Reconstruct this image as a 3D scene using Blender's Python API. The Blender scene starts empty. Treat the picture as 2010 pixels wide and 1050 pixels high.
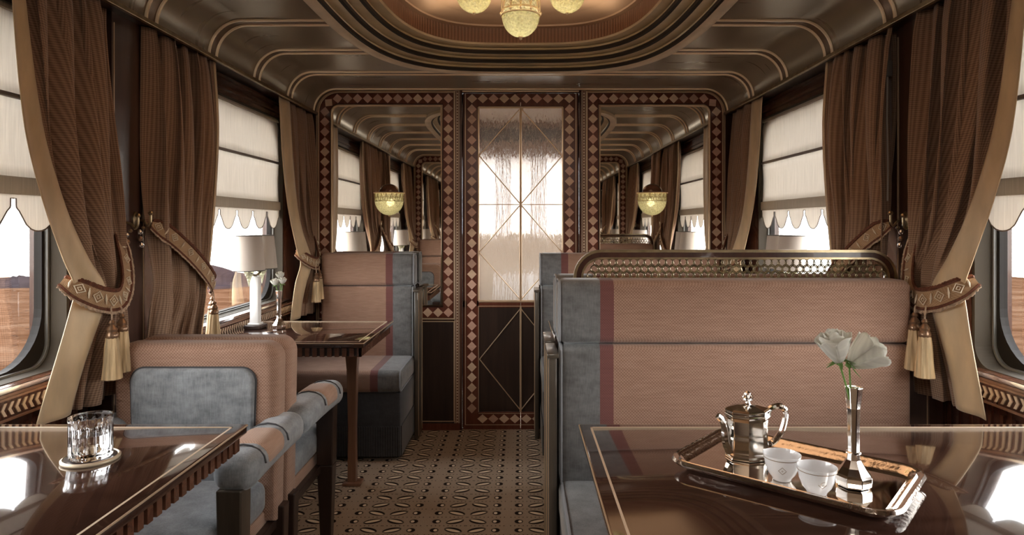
import bpy, bmesh, math, random
from mathutils import Vector, Matrix
random.seed(7)
PI = math.pi
scn = bpy.context.scene
COL = scn.collection
H = 1.35            # eye height
F = 1300.0          # focal length in pixels of the 2010 wide frame
YE, YR = 4.38, 0.37  # faces of the two end walls
YM = (YE + YR) / 2
XW = 1.45           # side wall planes
TZ = 0.83           # table height

# ------------------------------------------------------------------ materials
def new_mat(name):
    m = bpy.data.materials.new(name); m.use_nodes = True
    nt = m.node_tree
    return m, nt, nt.nodes['Principled BSDF'], nt.nodes['Material Output']

class G:
    """small node writer"""
    def __init__(s, nt): s.nt = nt; s.N = nt.nodes; s.L = nt.links
    def put(s, sock, v):
        if isinstance(v, bpy.types.NodeSocket): s.L.new(v, sock)
        else: sock.default_value = v
    def m(s, op, a, b=0.0, c=None):
        n = s.N.new('ShaderNodeMath'); n.operation = op
        s.put(n.inputs[0], a); s.put(n.inputs[1], b)
        if c is not None: s.put(n.inputs[2], c)
        return n.outputs[0]
    def co(s, kind='Object', scale=None):
        t = s.N.new('ShaderNodeTexCoord'); o = t.outputs[kind]
        if scale:
            mp = s.N.new('ShaderNodeMapping'); s.L.new(o, mp.inputs[0]); mp.inputs['Scale'].default_value = scale
            o = mp.outputs[0]
        return o
    def xyz(s, v):
        n = s.N.new('ShaderNodeSeparateXYZ'); s.L.new(v, n.inputs[0]); return n.outputs
    def noise(s, v, scale=5, detail=2, rough=.5):
        n = s.N.new('ShaderNodeTexNoise'); s.L.new(v, n.inputs['Vector'])
        n.inputs['Scale'].default_value = scale; n.inputs['Detail'].default_value = detail
        n.inputs['Roughness'].default_value = rough
        return n.outputs['Fac']
    def ramp(s, fac, stops):
        n = s.N.new('ShaderNodeValToRGB'); s.L.new(fac, n.inputs[0])
        e = n.color_ramp.elements
        while len(e) < len(stops): e.new(.5)
        for i, (p, c) in enumerate(stops):
            e[i].position = p; e[i].color = (*c, 1)
        return n.outputs[0]
    def mix(s, f, a, b):
        n = s.N.new('ShaderNodeMix'); n.data_type = 'RGBA'
        s.put(n.inputs[0], f)
        s.put(n.inputs[6], a if isinstance(a, bpy.types.NodeSocket) else (*a, 1))
        s.put(n.inputs[7], b if isinstance(b, bpy.types.NodeSocket) else (*b, 1))
        return n.outputs[2]
    def bump(s, h, strength=.3, dist=.01):
        n = s.N.new('ShaderNodeBump'); s.L.new(h, n.inputs['Height'])
        n.inputs['Strength'].default_value = strength; n.inputs['Distance'].default_value = dist
        return n.outputs[0]

def plain(name, c, rough=.5, metal=0.0, coat=0.0, var=0.0, vs=8, stretch=(1, 1, 1), bump=0.0, **kw):
    m, nt, p, out = new_mat(name); g = G(nt)
    p.inputs['Base Color'].default_value = (*c, 1)
    p.inputs['Roughness'].default_value = rough; p.inputs['Metallic'].default_value = metal
    if coat: p.inputs['Coat Weight'].default_value = coat; p.inputs['Coat Roughness'].default_value = .04
    if var or bump:
        f = g.noise(g.co('Object', stretch), vs, 4)
        if var:
            lo = tuple(x * (1 - var) for x in c); hi = tuple(min(1, x * (1 + var)) for x in c)
            nt.links.new(g.ramp(f, [(.3, lo), (.7, hi)]), p.inputs['Base Color'])
        if bump: nt.links.new(g.bump(f, bump, .004), p.inputs['Normal'])
    for k, v in kw.items(): p.inputs[k.replace('_', ' ')].default_value = v
    return m

def weave(name, ca, cb, pitch=.004, rough=.9, uv=False, bump=.4, sheen=.2, slub=.12):
    """woven cloth: checker of two yarn colours, with slubs"""
    m, nt, p, out = new_mat(name); g = G(nt)
    o = g.xyz(g.co('UV' if uv else 'Object'))
    k = PI / pitch
    if uv:
        a = g.m('SINE', g.m('MULTIPLY', o[0], k)); b = g.m('SINE', g.m('MULTIPLY', o[1], k))
    else:
        d = g.m('ADD', o[0], g.m('MULTIPLY', o[1], 1.0))
        a = g.m('SINE', g.m('MULTIPLY', d, k)); b = g.m('SINE', g.m('MULTIPLY', o[2], k))
    h = g.m('MULTIPLY_ADD', g.m('ADD', a, b), .25, .5) if uv else g.m('MULTIPLY_ADD', g.m('MULTIPLY', a, b), .5, .5)
    n = g.noise(g.co('Object', (6, 6, 60)), 3, 3)
    f = g.m('ADD', g.m('MULTIPLY', h, .8), g.m('MULTIPLY', g.m('SUBTRACT', n, .5), slub * 6))
    nt.links.new(g.mix(f, ca, cb), p.inputs['Base Color'])
    p.inputs['Roughness'].default_value = rough
    p.inputs['Sheen Weight'].default_value = sheen
    nt.links.new(g.bump(h, bump, .0015), p.inputs['Normal'])
    nt.nodes[-1].name = 'b'
    return m

def velvet(name, c, hi):
    m, nt, p, out = new_mat(name); g = G(nt)
    n1 = g.noise(g.co('Object', (5, 5, 9)), 3.0, 5, .65)
    n2 = g.noise(g.co('Object', (40, 40, 6)), 6, 3)
    f = g.m('ADD', g.m('MULTIPLY', n1, .7), g.m('MULTIPLY', n2, .3))
    nt.links.new(g.ramp(f, [(.35, c), (.68, hi)]), p.inputs['Base Color'])
    p.inputs['Roughness'].default_value = .75
    p.inputs['Sheen Weight'].default_value = .6; p.inputs['Sheen Roughness'].default_value = .35
    p.inputs['Sheen Tint'].default_value = (.85, .88, .92, 1)
    nt.links.new(g.bump(n2, .25, .002), p.inputs['Normal'])
    return m

def wood(name, a, b, axis='x', rough=.12, coat=.6, scale=1.0):
    m, nt, p, out = new_mat(name); g = G(nt)
    st = {'x': (1.2, 14, 14), 'y': (14, 1.2, 14), 'z': (14, 14, 1.2)}[axis]
    v = g.co('Object', tuple(q * scale for q in st))
    n = g.noise(v, 2.2, 7, .6)
    nt.links.new(g.ramp(n, [(.3, a), (.72, b)]), p.inputs['Base Color'])
    p.inputs['Roughness'].default_value = rough
    p.inputs['Coat Weight'].default_value = coat; p.inputs['Coat Roughness'].default_value = .03
    return m

M = {}
M['mahogany'] = wood('mahogany', (.035, .011, .007), (.085, .03, .017), 'z', .25, .3)
M['tabletop'] = wood('polished_tabletop', (.030, .013, .009), (.068, .033, .023), 'x', .10, .8)
M['table_edge'] = wood('table_edge_wood', (.09, .035, .02), (.17, .075, .045), 'x', .2, .6)
M['leg_wood'] = wood('leg_wood', (.20, .10, .06), (.30, .16, .10), 'z', .35, .2)
M['dark_wood'] = wood('dark_wood', (.018, .010, .008), (.045, .024, .017), 'z', .35, .2)
M['post_wood'] = wood('post_wood', (.05, .04, .03), (.10, .08, .06), 'z', .3, .4)
M['pillar_wood'] = wood('pillar_wood', (.045, .022, .016), (.085, .042, .03), 'z', .3, .4)
M['inlay_dark'] = wood('inlay_dark', (.10, .026, .015), (.17, .052, .03), 'z', .25, .3)
M['inlay_a'] = wood('inlay_rose', (.62, .38, .29), (.78, .50, .385), 'x', .25, .3)
M['inlay_b'] = wood('inlay_tan', (.65, .46, .32), (.82, .60, .43), 'x', .25, .3)
M['inlay_c'] = wood('inlay_brown', (.48, .29, .215), (.60, .38, .285), 'x', .25, .3)
M['inlay_cream'] = plain('inlay_cream', (.62, .48, .35), .35)
M['gold'] = plain('brushed_gold', (1.0, .82, .58), .38, .25)
M['gold_trim'] = plain('gold_trim', (.66, .50, .34), .4, .55)
M['brass_dark'] = plain('aged_brass', (.36, .29, .18), .28, 1.0, var=.25, vs=30)
M['lattice_metal'] = plain('lattice_brass', (.40, .34, .22), .35, .8, var=.3, vs=40)
M['black_metal'] = plain('black_metal', (.010, .008, .0065), .6, 0, Specular_IOR_Level=.2)
M['frame_metal'] = plain('painted_frame_metal', (.052, .043, .032), .75, 0, Specular_IOR_Level=.15)
M['frame_bead'] = plain('steel_bead', (.22, .22, .21), .45, .6)
M['silver'] = plain('polished_silver', (1.0, .98, .95), .09, 1.0)
M['silver_tray'] = plain('tray_silver', (.78, .72, .66), .05, 1.0)
M['chrome'] = plain('chrome', (.75, .75, .77), .1, 1.0)
M['white_stone'] = plain('white_marble_column', (.85, .84, .82), .3, 0, .3)
M['shade'] = plain('lamp_shade_linen', (.56, .50, .44), .9)
M['shade_trim'] = plain('lamp_shade_trim', (.12, .11, .10), .7)
M['peach'] = weave('peach_tweed', (.23, .122, .078), (.455, .288, .208), .005)
M['peach2'] = weave('peach_tweed_fine', (.33, .19, .128), (.52, .345, .255), .004, bump=.3)
M['maroon'] = weave('maroon_band', (.13, .045, .04), (.20, .075, .065), .004, bump=.2)
M['blue'] = velvet('blue_grey_velvet', (.095, .096, .096), (.20, .203, .203))
M['blue_light'] = velvet('pale_slate_velvet', (.15, .16, .17), (.34, .36, .38))
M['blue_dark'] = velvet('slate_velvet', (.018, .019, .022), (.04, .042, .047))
M['piping_blue'] = plain('blue_piping', (.26, .27, .29), .6)
M['piping_dark'] = plain('dark_piping', (.05, .05, .055), .6)
M['curtain'] = weave('brown_curtain_check', (.15, .085, .05), (.48, .31, .205), .0035, uv=True, bump=.25, sheen=.25, slub=.05)
M['lining'] = plain('gold_silk_lining', (.66, .49, .29), .45, 0, 0, .15, 6, (3, 3, 1), 0, Sheen_Weight=.3)
M['band'] = weave('tieback_band', (.32, .19, .10), (.52, .35, .20), .004, bump=.3)
M['fringe'] = plain('rust_fringe', (.13, .045, .022), .9, 0, 0, .4, 120)
M['fringe_pale'] = plain('pale_fringe', (.45, .32, .22), .9, 0, 0, .4, 120)
M['embroid'] = plain('cream_embroidery', (.78, .68, .52), .8)
M['straw'] = plain('gold_tassel_thread', (.58, .42, .23), .6, 0, 0, .45, 60, (1, 1, .05), .8)
M['bead'] = plain('bronze_bead', (.30, .19, .12), .3, .7)
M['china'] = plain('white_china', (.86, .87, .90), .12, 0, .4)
M['china_line'] = plain('china_gilt_line', (.30, .22, .15), .3, .6)
M['stem'] = plain('green_stem', (.16, .30, .07), .6, 0, 0, .3, 40)
M['leaf'] = plain('sepal_green', (.14, .26, .06), .6, 0, 0, .3, 40)
M['shell_paint'] = plain('dark_outer_paint', (.03, .03, .03), .5)
M['vestibule'] = plain('beige_lobby_wall', (.40, .32, .25), .7)
M['hill'] = plain('dark_rock', (.020, .015, .017), .95, 0, 0, .45, .8, Specular_IOR_Level=0.0)
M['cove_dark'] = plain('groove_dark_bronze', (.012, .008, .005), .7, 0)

def mk_ceiling():
    m, nt, p, out = new_mat('brushed_bronze_ceiling'); g = G(nt)
    n = g.noise(g.co('Object', (.8, 9, .8)), 2.2, 3, .5)
    nt.links.new(g.ramp(n, [(.3, (.262, .222, .155)), (.7, (.272, .230, .161))]), p.inputs['Base Color'])
    p.inputs['Metallic'].default_value = .45
    nt.links.new(g.ramp(n, [(.3, (.27,) * 3), (.7, (.31,) * 3)]), p.inputs['Roughness'])
    return m
M['ceiling'] = mk_ceiling()
M['rib_band'] = plain('rib_band', (.16, .11, .07), .35, .6, 0, .3, 60, (1, 12, 1))
M['mould'] = plain('gilt_moulding', (.66, .55, .36), .42, .3, 0, .15, 6)
M['mould_outer'] = plain('outer_gilt_band', (.70, .58, .42), .45, .25, 0, .15, 6)

def mk_ridge():
    m, nt, p, out = new_mat('ridged_brown_leather'); g = G(nt)
    uv = g.xyz(g.co('UV'))
    s = g.m('SINE', g.m('MULTIPLY', uv[0], PI / .008))
    nt.links.new(g.mix(g.m('MULTIPLY_ADD', s, .5, .5), (.16, .08, .04), (.27, .14, .08)), p.inputs['Base Color'])
    nt.links.new(g.bump(s, .5, .002), p.inputs['Normal'])
    p.inputs['Roughness'].default_value = .45
    return m
M['ridge'] = mk_ridge()
M['dome'] = plain('dome_tan', (.46, .29, .17), .45, .1)

def mk_carpet():
    m, nt, p, out = new_mat('patterned_carpet'); g = G(nt)
    o = g.xyz(g.co('Object'))
    PX, PY = .375, .175
    def cell(c, per, off):
        t = g.m('FRACT', g.m('ADD', g.m('DIVIDE', g.m('ADD', c, off), per), 50.0))
        return g.m('MULTIPLY', g.m('ABSOLUTE', g.m('SUBTRACT', t, .5)), per)
    ax = cell(o[0], PX, .06); ay = cell(o[1], PY, .0)
    def ell(cx, cy, rx, ry, ang):
        dx = g.m('SUBTRACT', ax, cx); dy = g.m('SUBTRACT', ay, cy)
        c, s = math.cos(ang), math.sin(ang)
        pp = g.m('DIVIDE', g.m('ADD', g.m('MULTIPLY', dx, c), g.m('MULTIPLY', dy, s)), rx)
        qq = g.m('DIVIDE', g.m('SUBTRACT', g.m('MULTIPLY', dy, c), g.m('MULTIPLY', dx, s)), ry)
        return g.m('SQRT', g.m('ADD', g.m('MULTIPLY', pp, pp), g.m('MULTIPLY', qq, qq)))
    def smooth(d, a, b):   # 1 below a, 0 above b
        n = g.N.new('ShaderNodeMapRange'); g.put(n.inputs[0], d)
        n.inputs[1].default_value = a; n.inputs[2].default_value = b
        n.inputs[3].default_value = 1; n.inputs[4].default_value = 0
        return n.outputs[0]
    leaf = ell(.052, .044, .043, .024, .42)
    leaf2 = ell(.052, .041, .037, .011, .42)
    dot = ell(.136, .044, .020, .021, 0)
    dot2 = ell(.130, .044, .009, .012, 0)
    # small pips between the rows
    fx = g.m('ABSOLUTE', g.m('SUBTRACT', g.m('FRACT', g.m('DIVIDE', g.m('ADD', ax, .1), .0188)), .5))
    ry = g.m('MINIMUM', ay, g.m('ABSOLUTE', g.m('SUBTRACT', ay, PY / 2)))
    pip = g.m('ADD', g.m('MULTIPLY', fx, .0188 / .0045), g.m('DIVIDE', ry, .004))
    pc = (.155, .112, .078)
    base = g.mix(g.noise(g.co('Object'), 220, 2), (.30, .225, .16), (.54, .425, .32))
    dark = (.022, .013, .010)
    c = g.mix(smooth(pip, .8, 1.1), base, dark)
    c = g.mix(smooth(leaf, .92, 1.05), c, dark)
    c = g.mix(smooth(leaf2, .85, 1.1), c, (.85, .72, .54))
    c = g.mix(smooth(dot, .9, 1.05), c, dark)
    c = g.mix(smooth(dot2, .8, 1.1), c, (.88, .75, .58))
    nt.links.new(c, p.inputs['Base Color'])
    p.inputs['Roughness'].default_value = .95
    p.inputs['Specular IOR Level'].default_value = .15
    h = g.m('SUBTRACT', smooth(leaf2, .6, 1.1), smooth(dot, .8, 1.1))
    nt.links.new(g.bump(h, .4, .004), p.inputs['Normal'])
    return m
M['carpet'] = mk_carpet()

def mk_sand():
    m, nt, p, out = new_mat('desert_sand'); g = G(nt)
    n = g.noise(g.co('Object', (.35, 1.2, 1)), 1.1, 7, .62)
    n2 = g.noise(g.co('Object', (2.2, 3.5, 1)), 2.4, 3, .6)
    a = g.ramp(n, [(.36, (.040, .018, .0088)), (.5, (.062, .031, .0172)), (.66, (.082, .048, .030))])
    f = g.ramp(n2, [(.60, (0, 0, 0)), (.68, (1, 1, 1))])
    nt.links.new(g.mix(f, a, (.024, .014, .010)), p.inputs['Base Color'])
    p.inputs['Roughness'].default_value = .95
    p.inputs['Specular IOR Level'].default_value = 0.0
    nt.links.new(g.bump(n2, .5, .1), p.inputs['Normal'])
    return m
M['sand'] = mk_sand()

def mk_mirror():
    m, nt, p, out = new_mat('mirror_glass')
    p.inputs['Base Color'].default_value = (.86, .83, .78, 1); p.inputs['Metallic'].default_value = 1
    p.inputs['Roughness'].default_value = .015
    return m
M['mirror'] = mk_mirror()

def mk_pane():
    m, nt, p, out = new_mat('window_pane'); g = G(nt)
    t = g.N.new('ShaderNodeBsdfTransparent'); t.inputs[0].default_value = (.97, .98, .98, 1)
    gl = g.N.new('ShaderNodeBsdfGlossy'); gl.inputs['Roughness'].default_value = .01
    fr = g.N.new('ShaderNodeFresnel'); fr.inputs[0].default_value = 1.35
    mx = g.N.new('ShaderNodeMixShader')
    g.L.new(g.m('MULTIPLY', fr.outputs[0], .5), mx.inputs[0])
    g.L.new(t.outputs[0], mx.inputs[1]); g.L.new(gl.outputs[0], mx.inputs[2])
    g.L.new(mx.outputs[0], out.inputs[0])
    return m
M['pane'] = mk_pane()

def mk_ripple():
    m, nt, p, out = new_mat('rippled_door_glass'); g = G(nt)
    n = g.noise(g.co('Object', (22, 1, 2.2)), 2.6, 3, .55)
    n2 = g.noise(g.co('Object', (90, 1, 9)), 3.0, 2, .5)
    h = g.m('ADD', n, g.m('MULTIPLY', n2, .35))
    b = g.bump(h, 1.0, .09)
    rf = g.N.new('ShaderNodeBsdfRefraction'); rf.inputs['IOR'].default_value = 1.12
    rf.inputs['Roughness'].default_value = .06; rf.inputs[0].default_value = (.55, .53, .50, 1)
    gl = g.N.new('ShaderNodeBsdfGlossy'); gl.inputs['Roughness'].default_value = .08
    tr = g.N.new('ShaderNodeBsdfTranslucent'); tr.inputs[0].default_value = (.5, .44, .36, 1)
    for q in (rf, gl, tr): g.L.new(b, q.inputs['Normal'])
    a = g.N.new('ShaderNodeMixShader'); a.inputs[0].default_value = .10
    g.L.new(rf.outputs[0], a.inputs[1]); g.L.new(gl.outputs[0], a.inputs[2])
    c = g.N.new('ShaderNodeMixShader'); c.inputs[0].default_value = .18
    g.L.new(a.outputs[0], c.inputs[1]); g.L.new(tr.outputs[0], c.inputs[2])
    g.L.new(c.outputs[0], out.inputs[0])
    return m
M['ripple'] = mk_ripple()

def mk_blind(name, col, trans):
    m, nt, p, out = new_mat(name); g = G(nt)
    n = g.noise(g.co('Object', (1, 55, 2.5)), 2.5, 4, .6)
    c = g.ramp(n, [(.3, tuple(x * .82 for x in col)), (.7, col)])
    d = g.N.new('ShaderNodeBsdfDiffuse'); g.L.new(c, d.inputs[0])
    t = g.N.new('ShaderNodeBsdfTranslucent'); g.L.new(c, t.inputs[0])
    mx = g.N.new('ShaderNodeMixShader'); mx.inputs[0].default_value = trans
    g.L.new(d.outputs[0], mx.inputs[1]); g.L.new(t.outputs[0], mx.inputs[2])
    g.L.new(mx.outputs[0], out.inputs[0])
    return m
M['blind'] = mk_blind('linen_blind', (.78, .745, .69), .42)
M['lobby_light_diffuser'] = mk_blind('lobby_light_diffuser', (.95, .96, .97), .6)  # translucent sheet added in the lobby window to tame the sky glare
M['blind_band'] = mk_blind('linen_blind_band', (.52, .47, .40), .25)
M['petal'] = mk_blind('rose_petal', (1.0, 1.0, .93), .2)
M['blind_pipe'] = plain('blind_piping', (.16, .13, .11), .8)
M['blind_rod'] = plain('blind_rod', (.22, .20, .19), .6)

def mk_glass(name, col=(1, 1, 1), rough=0.0, ior=1.45, bump=0, bs=40):
    m, nt, p, out = new_mat(name); g = G(nt)
    p.inputs['Base Color'].default_value = (*col, 1); p.inputs['Transmission Weight'].default_value = 1
    p.inputs['Roughness'].default_value = rough; p.inputs['IOR'].default_value = ior
    if bump:
        v = g.N.new('ShaderNodeTexVoronoi'); g.L.new(g.co('Object'), v.inputs['Vector']); v.inputs['Scale'].default_value = bs
        nt.links.new(g.bump(v.outputs['Distance'], bump, .004), p.inputs['Normal'])
    return m
M['crystal'] = mk_glass('cut_crystal', (1, 1, 1), 0, 1.5)
M['water'] = mk_glass('water', (.98, .99, 1), 0, 1.33)
def mk_lampglass():
    m, nt, p, out = new_mat('pressed_lamp_glass'); g = G(nt)
    v = g.N.new('ShaderNodeTexVoronoi'); g.L.new(g.co('Object'), v.inputs['Vector']); v.inputs['Scale'].default_value = 110
    b = g.bump(v.outputs['Distance'], 1.0, .006)
    t = g.N.new('ShaderNodeBsdfTransparent'); t.inputs[0].default_value = (.86, .87, .72, 1)
    tr = g.N.new('ShaderNodeBsdfTranslucent'); tr.inputs[0].default_value = (.80, .80, .62, 1)
    d = g.N.new('ShaderNodeBsdfDiffuse'); d.inputs[0].default_value = (.72, .72, .55, 1)
    gl = g.N.new('ShaderNodeBsdfGlossy'); gl.inputs['Roughness'].default_value = .12
    for q in (tr, d, gl): g.L.new(b, q.inputs['Normal'])
    def mx(f, a, c):
        n = g.N.new('ShaderNodeMixShader'); g.put(n.inputs[0], f); g.L.new(a.outputs[0], n.inputs[1]); g.L.new(c.outputs[0], n.inputs[2]); return n
    a = mx(.5, tr, d); c = mx(g.m('MULTIPLY_ADD', v.outputs['Distance'], .5, .35), t, a); e = mx(.18, c, gl)
    g.L.new(e.outputs[0], out.inputs[0])
    return m
M['lamp_glass'] = mk_lampglass()
def mk_tray_rim():
    m, nt, p, out = new_mat('engraved_silver_rim'); g = G(nt)
    p.inputs['Base Color'].default_value = (.88, .82, .76, 1); p.inputs['Metallic'].default_value = 1
    p.inputs['Roughness'].default_value = .12
    nt.links.new(g.bump(g.noise(g.co('Object'), 70, 3), .35, .003), p.inputs['Normal'])
    return m
M['tray_rim'] = mk_tray_rim()

# ------------------------------------------------------------------ mesh builder
class MB:
    def __init__(s, T=None):
        s.v = []; s.f = []; s.mi = []; s.sm = []; s.uv = {}; s.T = T
    def add(s, vs, fs, m=0, smooth=False, uvs=None):
        b = len(s.v)
        for q in vs: s.v.append(tuple(s.T(*q)) if s.T else tuple(q))
        for f in fs:
            s.f.append(tuple(b + i for i in f)); s.mi.append(m); s.sm.append(smooth)
        if uvs:
            for i, u in enumerate(uvs): s.uv[b + i] = u
        return s
    def box(s, x0, x1, y0, y1, z0, z1, m=0):
        vs = [(x, y, z) for x in (x0, x1) for y in (y0, y1) for z in (z0, z1)]
        return s.add(vs, [(0, 1, 3, 2), (4, 6, 7, 5), (0, 4, 5, 1), (2, 3, 7, 6), (0, 2, 6, 4), (1, 5, 7, 3)], m)
    def bm(s, bm, m=0, smooth=True, matf=None):
        bm.verts.ensure_lookup_table()
        vs = [tuple(q.co) for q in bm.verts]; b = len(s.v)
        for q in vs: s.v.append(tuple(s.T(*q)) if s.T else q)
        for f in bm.faces:
            s.f.append(tuple(b + q.index for q in f.verts))
            s.mi.append(matf(f.calc_center_median()) if matf else m); s.sm.append(smooth)
        bm.free(); return s
    def rbox(s, x0, x1, y0, y1, z0, z1, r=.01, seg=3, m=0, cuts=(), matf=None, warp=None, sub=0):
        bm = bmesh.new(); bmesh.ops.create_cube(bm, size=1)
        for q in bm.verts:
            q.co = Vector(((x0 + x1) / 2 + q.co.x * (x1 - x0), (y0 + y1) / 2 + q.co.y * (y1 - y0), (z0 + z1) / 2 + q.co.z * (z1 - z0)))
        r = min(r, .49 * min(abs(x1 - x0), abs(y1 - y0), abs(z1 - z0)))
        bmesh.ops.bevel(bm, geom=bm.edges[:] + bm.verts[:], offset=r, segments=seg, profile=.5, affect='EDGES')
        for ax, val in cuts:
            co = [0, 0, 0]; no = [0, 0, 0]; co[ax] = val; no[ax] = 1
            bmesh.ops.bisect_plane(bm, geom=bm.verts[:] + bm.edges[:] + bm.faces[:], plane_co=co, plane_no=no)
        if sub:
            for ax, (a, b) in enumerate(((x0, x1), (y0, y1), (z0, z1))):
                for k in range(1, sub):
                    co = [0, 0, 0]; no = [0, 0, 0]; co[ax] = a + (b - a) * k / sub; no[ax] = 1
                    bmesh.ops.bisect_plane(bm, geom=bm.verts[:] + bm.edges[:] + bm.faces[:], plane_co=co, plane_no=no)
        if warp:
            for q in bm.verts: q.co = Vector(warp(q.co.x, q.co.y, q.co.z))
        return s.bm(bm, m, True, matf)
    def tube(s, pts, r, n=8, m=0, closed=False, cap=True, flat=1.0):
        P = [Vector(p) for p in pts]; k = len(P)
        R = r if isinstance(r, (list, tuple)) else [r] * k
        up = None; vs = []; fs = []
        for i in range(k):
            a = P[i - 1] if (i > 0 or closed) else P[0]
            b = P[(i + 1) % k] if (i < k - 1 or closed) else P[-1]
            t = (b - a)
            t = t.normalized() if t.length > 1e-9 else Vector((0, 0, 1))
            if up is None:
                up = Vector((0, 0, 1)) if abs(t.z) < .9 else Vector((1, 0, 0))
            u = (up - t * up.dot(t))
            u = u.normalized() if u.length > 1e-6 else t.orthogonal().normalized()
            up = u; w = t.cross(u)
            for j in range(n):
                a_ = 2 * PI * j / n
                vs.append(P[i] + (u * math.cos(a_) + w * math.sin(a_) * flat) * R[i])
        rng = k if closed else k - 1
        for i in range(rng):
            for j in range(n):
                a = i * n + j; b = i * n + (j + 1) % n; i2 = (i + 1) % k
                fs.append((a, b, i2 * n + (j + 1) % n, i2 * n + j))
        if not closed and cap:
            fs.append(tuple(range(n - 1, -1, -1))); fs.append(tuple((k - 1) * n + j for j in range(n)))
        return s.add(vs, fs, m, True)
    def lathe(s, c, prof, n=32, m=0, a0=0, a1=2 * PI, smooth=True, rmod=None, sx=1.0, sy=1.0):
        full = abs(a1 - a0 - 2 * PI) < 1e-6; cnt = n if full else n + 1
        vs = []; fs = []
        for (r, z) in prof:
            for j in range(cnt):
                a = a0 + (a1 - a0) * j / n
                rr = r * (rmod(a, z) if rmod else 1)
                vs.append((c[0] + rr * math.cos(a) * sx, c[1] + rr * math.sin(a) * sy, c[2] + z))
        for i in range(len(prof) - 1):
            for j in range(n):
                j2 = (j + 1) % cnt
                fs.append((i * cnt + j, i * cnt + j2, (i + 1) * cnt + j2, (i + 1) * cnt + j))
        return s.add(vs, fs, m, smooth)
    def grid(s, fn, nu, nv, m=0, smooth=True, closed_u=False, uvf=None):
        vs = []; fs = []; uv = []
        cu = nu if closed_u else nu + 1
        for j in range(nv + 1):
            for i in range(cu):
                vs.append(fn(i / nu, j / nv))
                if uvf: uv.append(uvf(i / nu, j / nv))
        for j in range(nv):
            for i in range(nu):
                a = j * cu + i; b = j * cu + (i + 1) % cu
                fs.append((a, b, b + cu, a + cu))
        return s.add(vs, fs, m, smooth, uv if uvf else None)
    def prism(s, poly, ax, a, b, m=0, smooth=False):
        """polygon given in the two other axes, extruded along ax"""
        def P(u, v, w):
            return {0: (w, u, v), 1: (u, w, v), 2: (u, v, w)}[ax]
        n = len(poly)
        vs = [P(u, v, a) for u, v in poly] + [P(u, v, b) for u, v in poly]
        fs = [tuple(range(n)), tuple(range(2 * n - 1, n - 1, -1))] + [(i, (i + 1) % n, n + (i + 1) % n, n + i) for i in range(n)]
        return s.add(vs, fs, m, smooth)
    def build(s, name, mats, parent=None, bevel=0, angle=35, solid=0, normals=True, subsurf=0):
        me = bpy.data.meshes.new(name)
        off = Vector(parent_origin(parent)) if parent is not None else Vector((0, 0, 0))
        me.from_pydata([tuple(Vector(q) - off) for q in s.v], [], s.f)
        ms = mats if isinstance(mats, (list, tuple)) else [mats]
        for k in ms: me.materials.append(M[k] if isinstance(k, str) else k)
        for p, mi, sm in zip(me.polygons, s.mi, s.sm):
            p.material_index = min(mi, len(ms) - 1); p.use_smooth = sm
        if s.uv:
            uvl = me.uv_layers.new(name='UVMap')
            for l in me.loops: uvl.data[l.index].uv = s.uv.get(l.vertex_index, (0, 0))
        if normals:
            bm = bmesh.new(); bm.from_mesh(me); bmesh.ops.recalc_face_normals(bm, faces=bm.faces[:]); bm.to_mesh(me); bm.free()
        if any(s.sm):
            try: me.set_sharp_from_angle(angle=math.radians(angle))
            except Exception: pass
        me.update()
        o = bpy.data.objects.new(name, me); COL.objects.link(o)
        if parent is not None: o.parent = parent
        if solid:
            md = o.modifiers.new('solid', 'SOLIDIFY'); md.thickness = solid; md.offset = 0
        if bevel:
            md = o.modifiers.new('bevel', 'BEVEL'); md.width = bevel; md.segments = 2; md.limit_method = 'ANGLE'; md.angle_limit = math.radians(40)
        if subsurf:
            md = o.modifiers.new('sub', 'SUBSURF'); md.levels = subsurf; md.render_levels = subsurf
        return o

ORG = {}
def parent_origin(p):
    v = Vector((0, 0, 0))
    while p is not None:
        v += Vector(ORG.get(p.name, (0, 0, 0))); p = p.parent
    return v
def thing(name, label, cat, loc=(0, 0, 0), group=None):
    o = bpy.data.objects.new(name, None); COL.objects.link(o); o.empty_display_size = .05
    o.location = loc; ORG[o.name] = tuple(loc)
    return tag(o, label, cat, group)
def tag(o, label, cat, group=None):
    o['label'] = label; o['category'] = cat
    if group: o['group'] = group
    return o
def struct(o, label=None):
    o['kind'] = 'structure'
    if label: o['label'] = label
    return o
def sroot(name, label=None, loc=(0, 0, 0)):
    o = bpy.data.objects.new(name, None); COL.objects.link(o); o.location = loc; ORG[o.name] = tuple(loc)
    return struct(o, label)
def copy_tree(o, parent=None):
    c = o.copy(); COL.objects.link(c)
    if parent is not None: c.parent = parent
    for ch in list(o.children): copy_tree(ch, c)
    return c
def lerp(a, b, t): return a + (b - a) * t
def interp(pts, x):
    """smooth curve through (x, value) points"""
    n = len(pts)
    if x <= pts[0][0]: return pts[0][1]
    if x >= pts[-1][0]: return pts[-1][1]
    def slope(i):
        a, b = max(i - 1, 0), min(i + 1, n - 1)
        return (pts[b][1] - pts[a][1]) / (pts[b][0] - pts[a][0])
    for i in range(n - 1):
        (a, va), (b, vb) = pts[i], pts[i + 1]
        if x <= b:
            h = b - a; t = (x - a) / h; s0, s1 = slope(i) * h, slope(i + 1) * h
            return (2 * t ** 3 - 3 * t * t + 1) * va + (t ** 3 - 2 * t * t + t) * s0 + (3 * t * t - 2 * t ** 3) * vb + (t ** 3 - t * t) * s1
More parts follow.
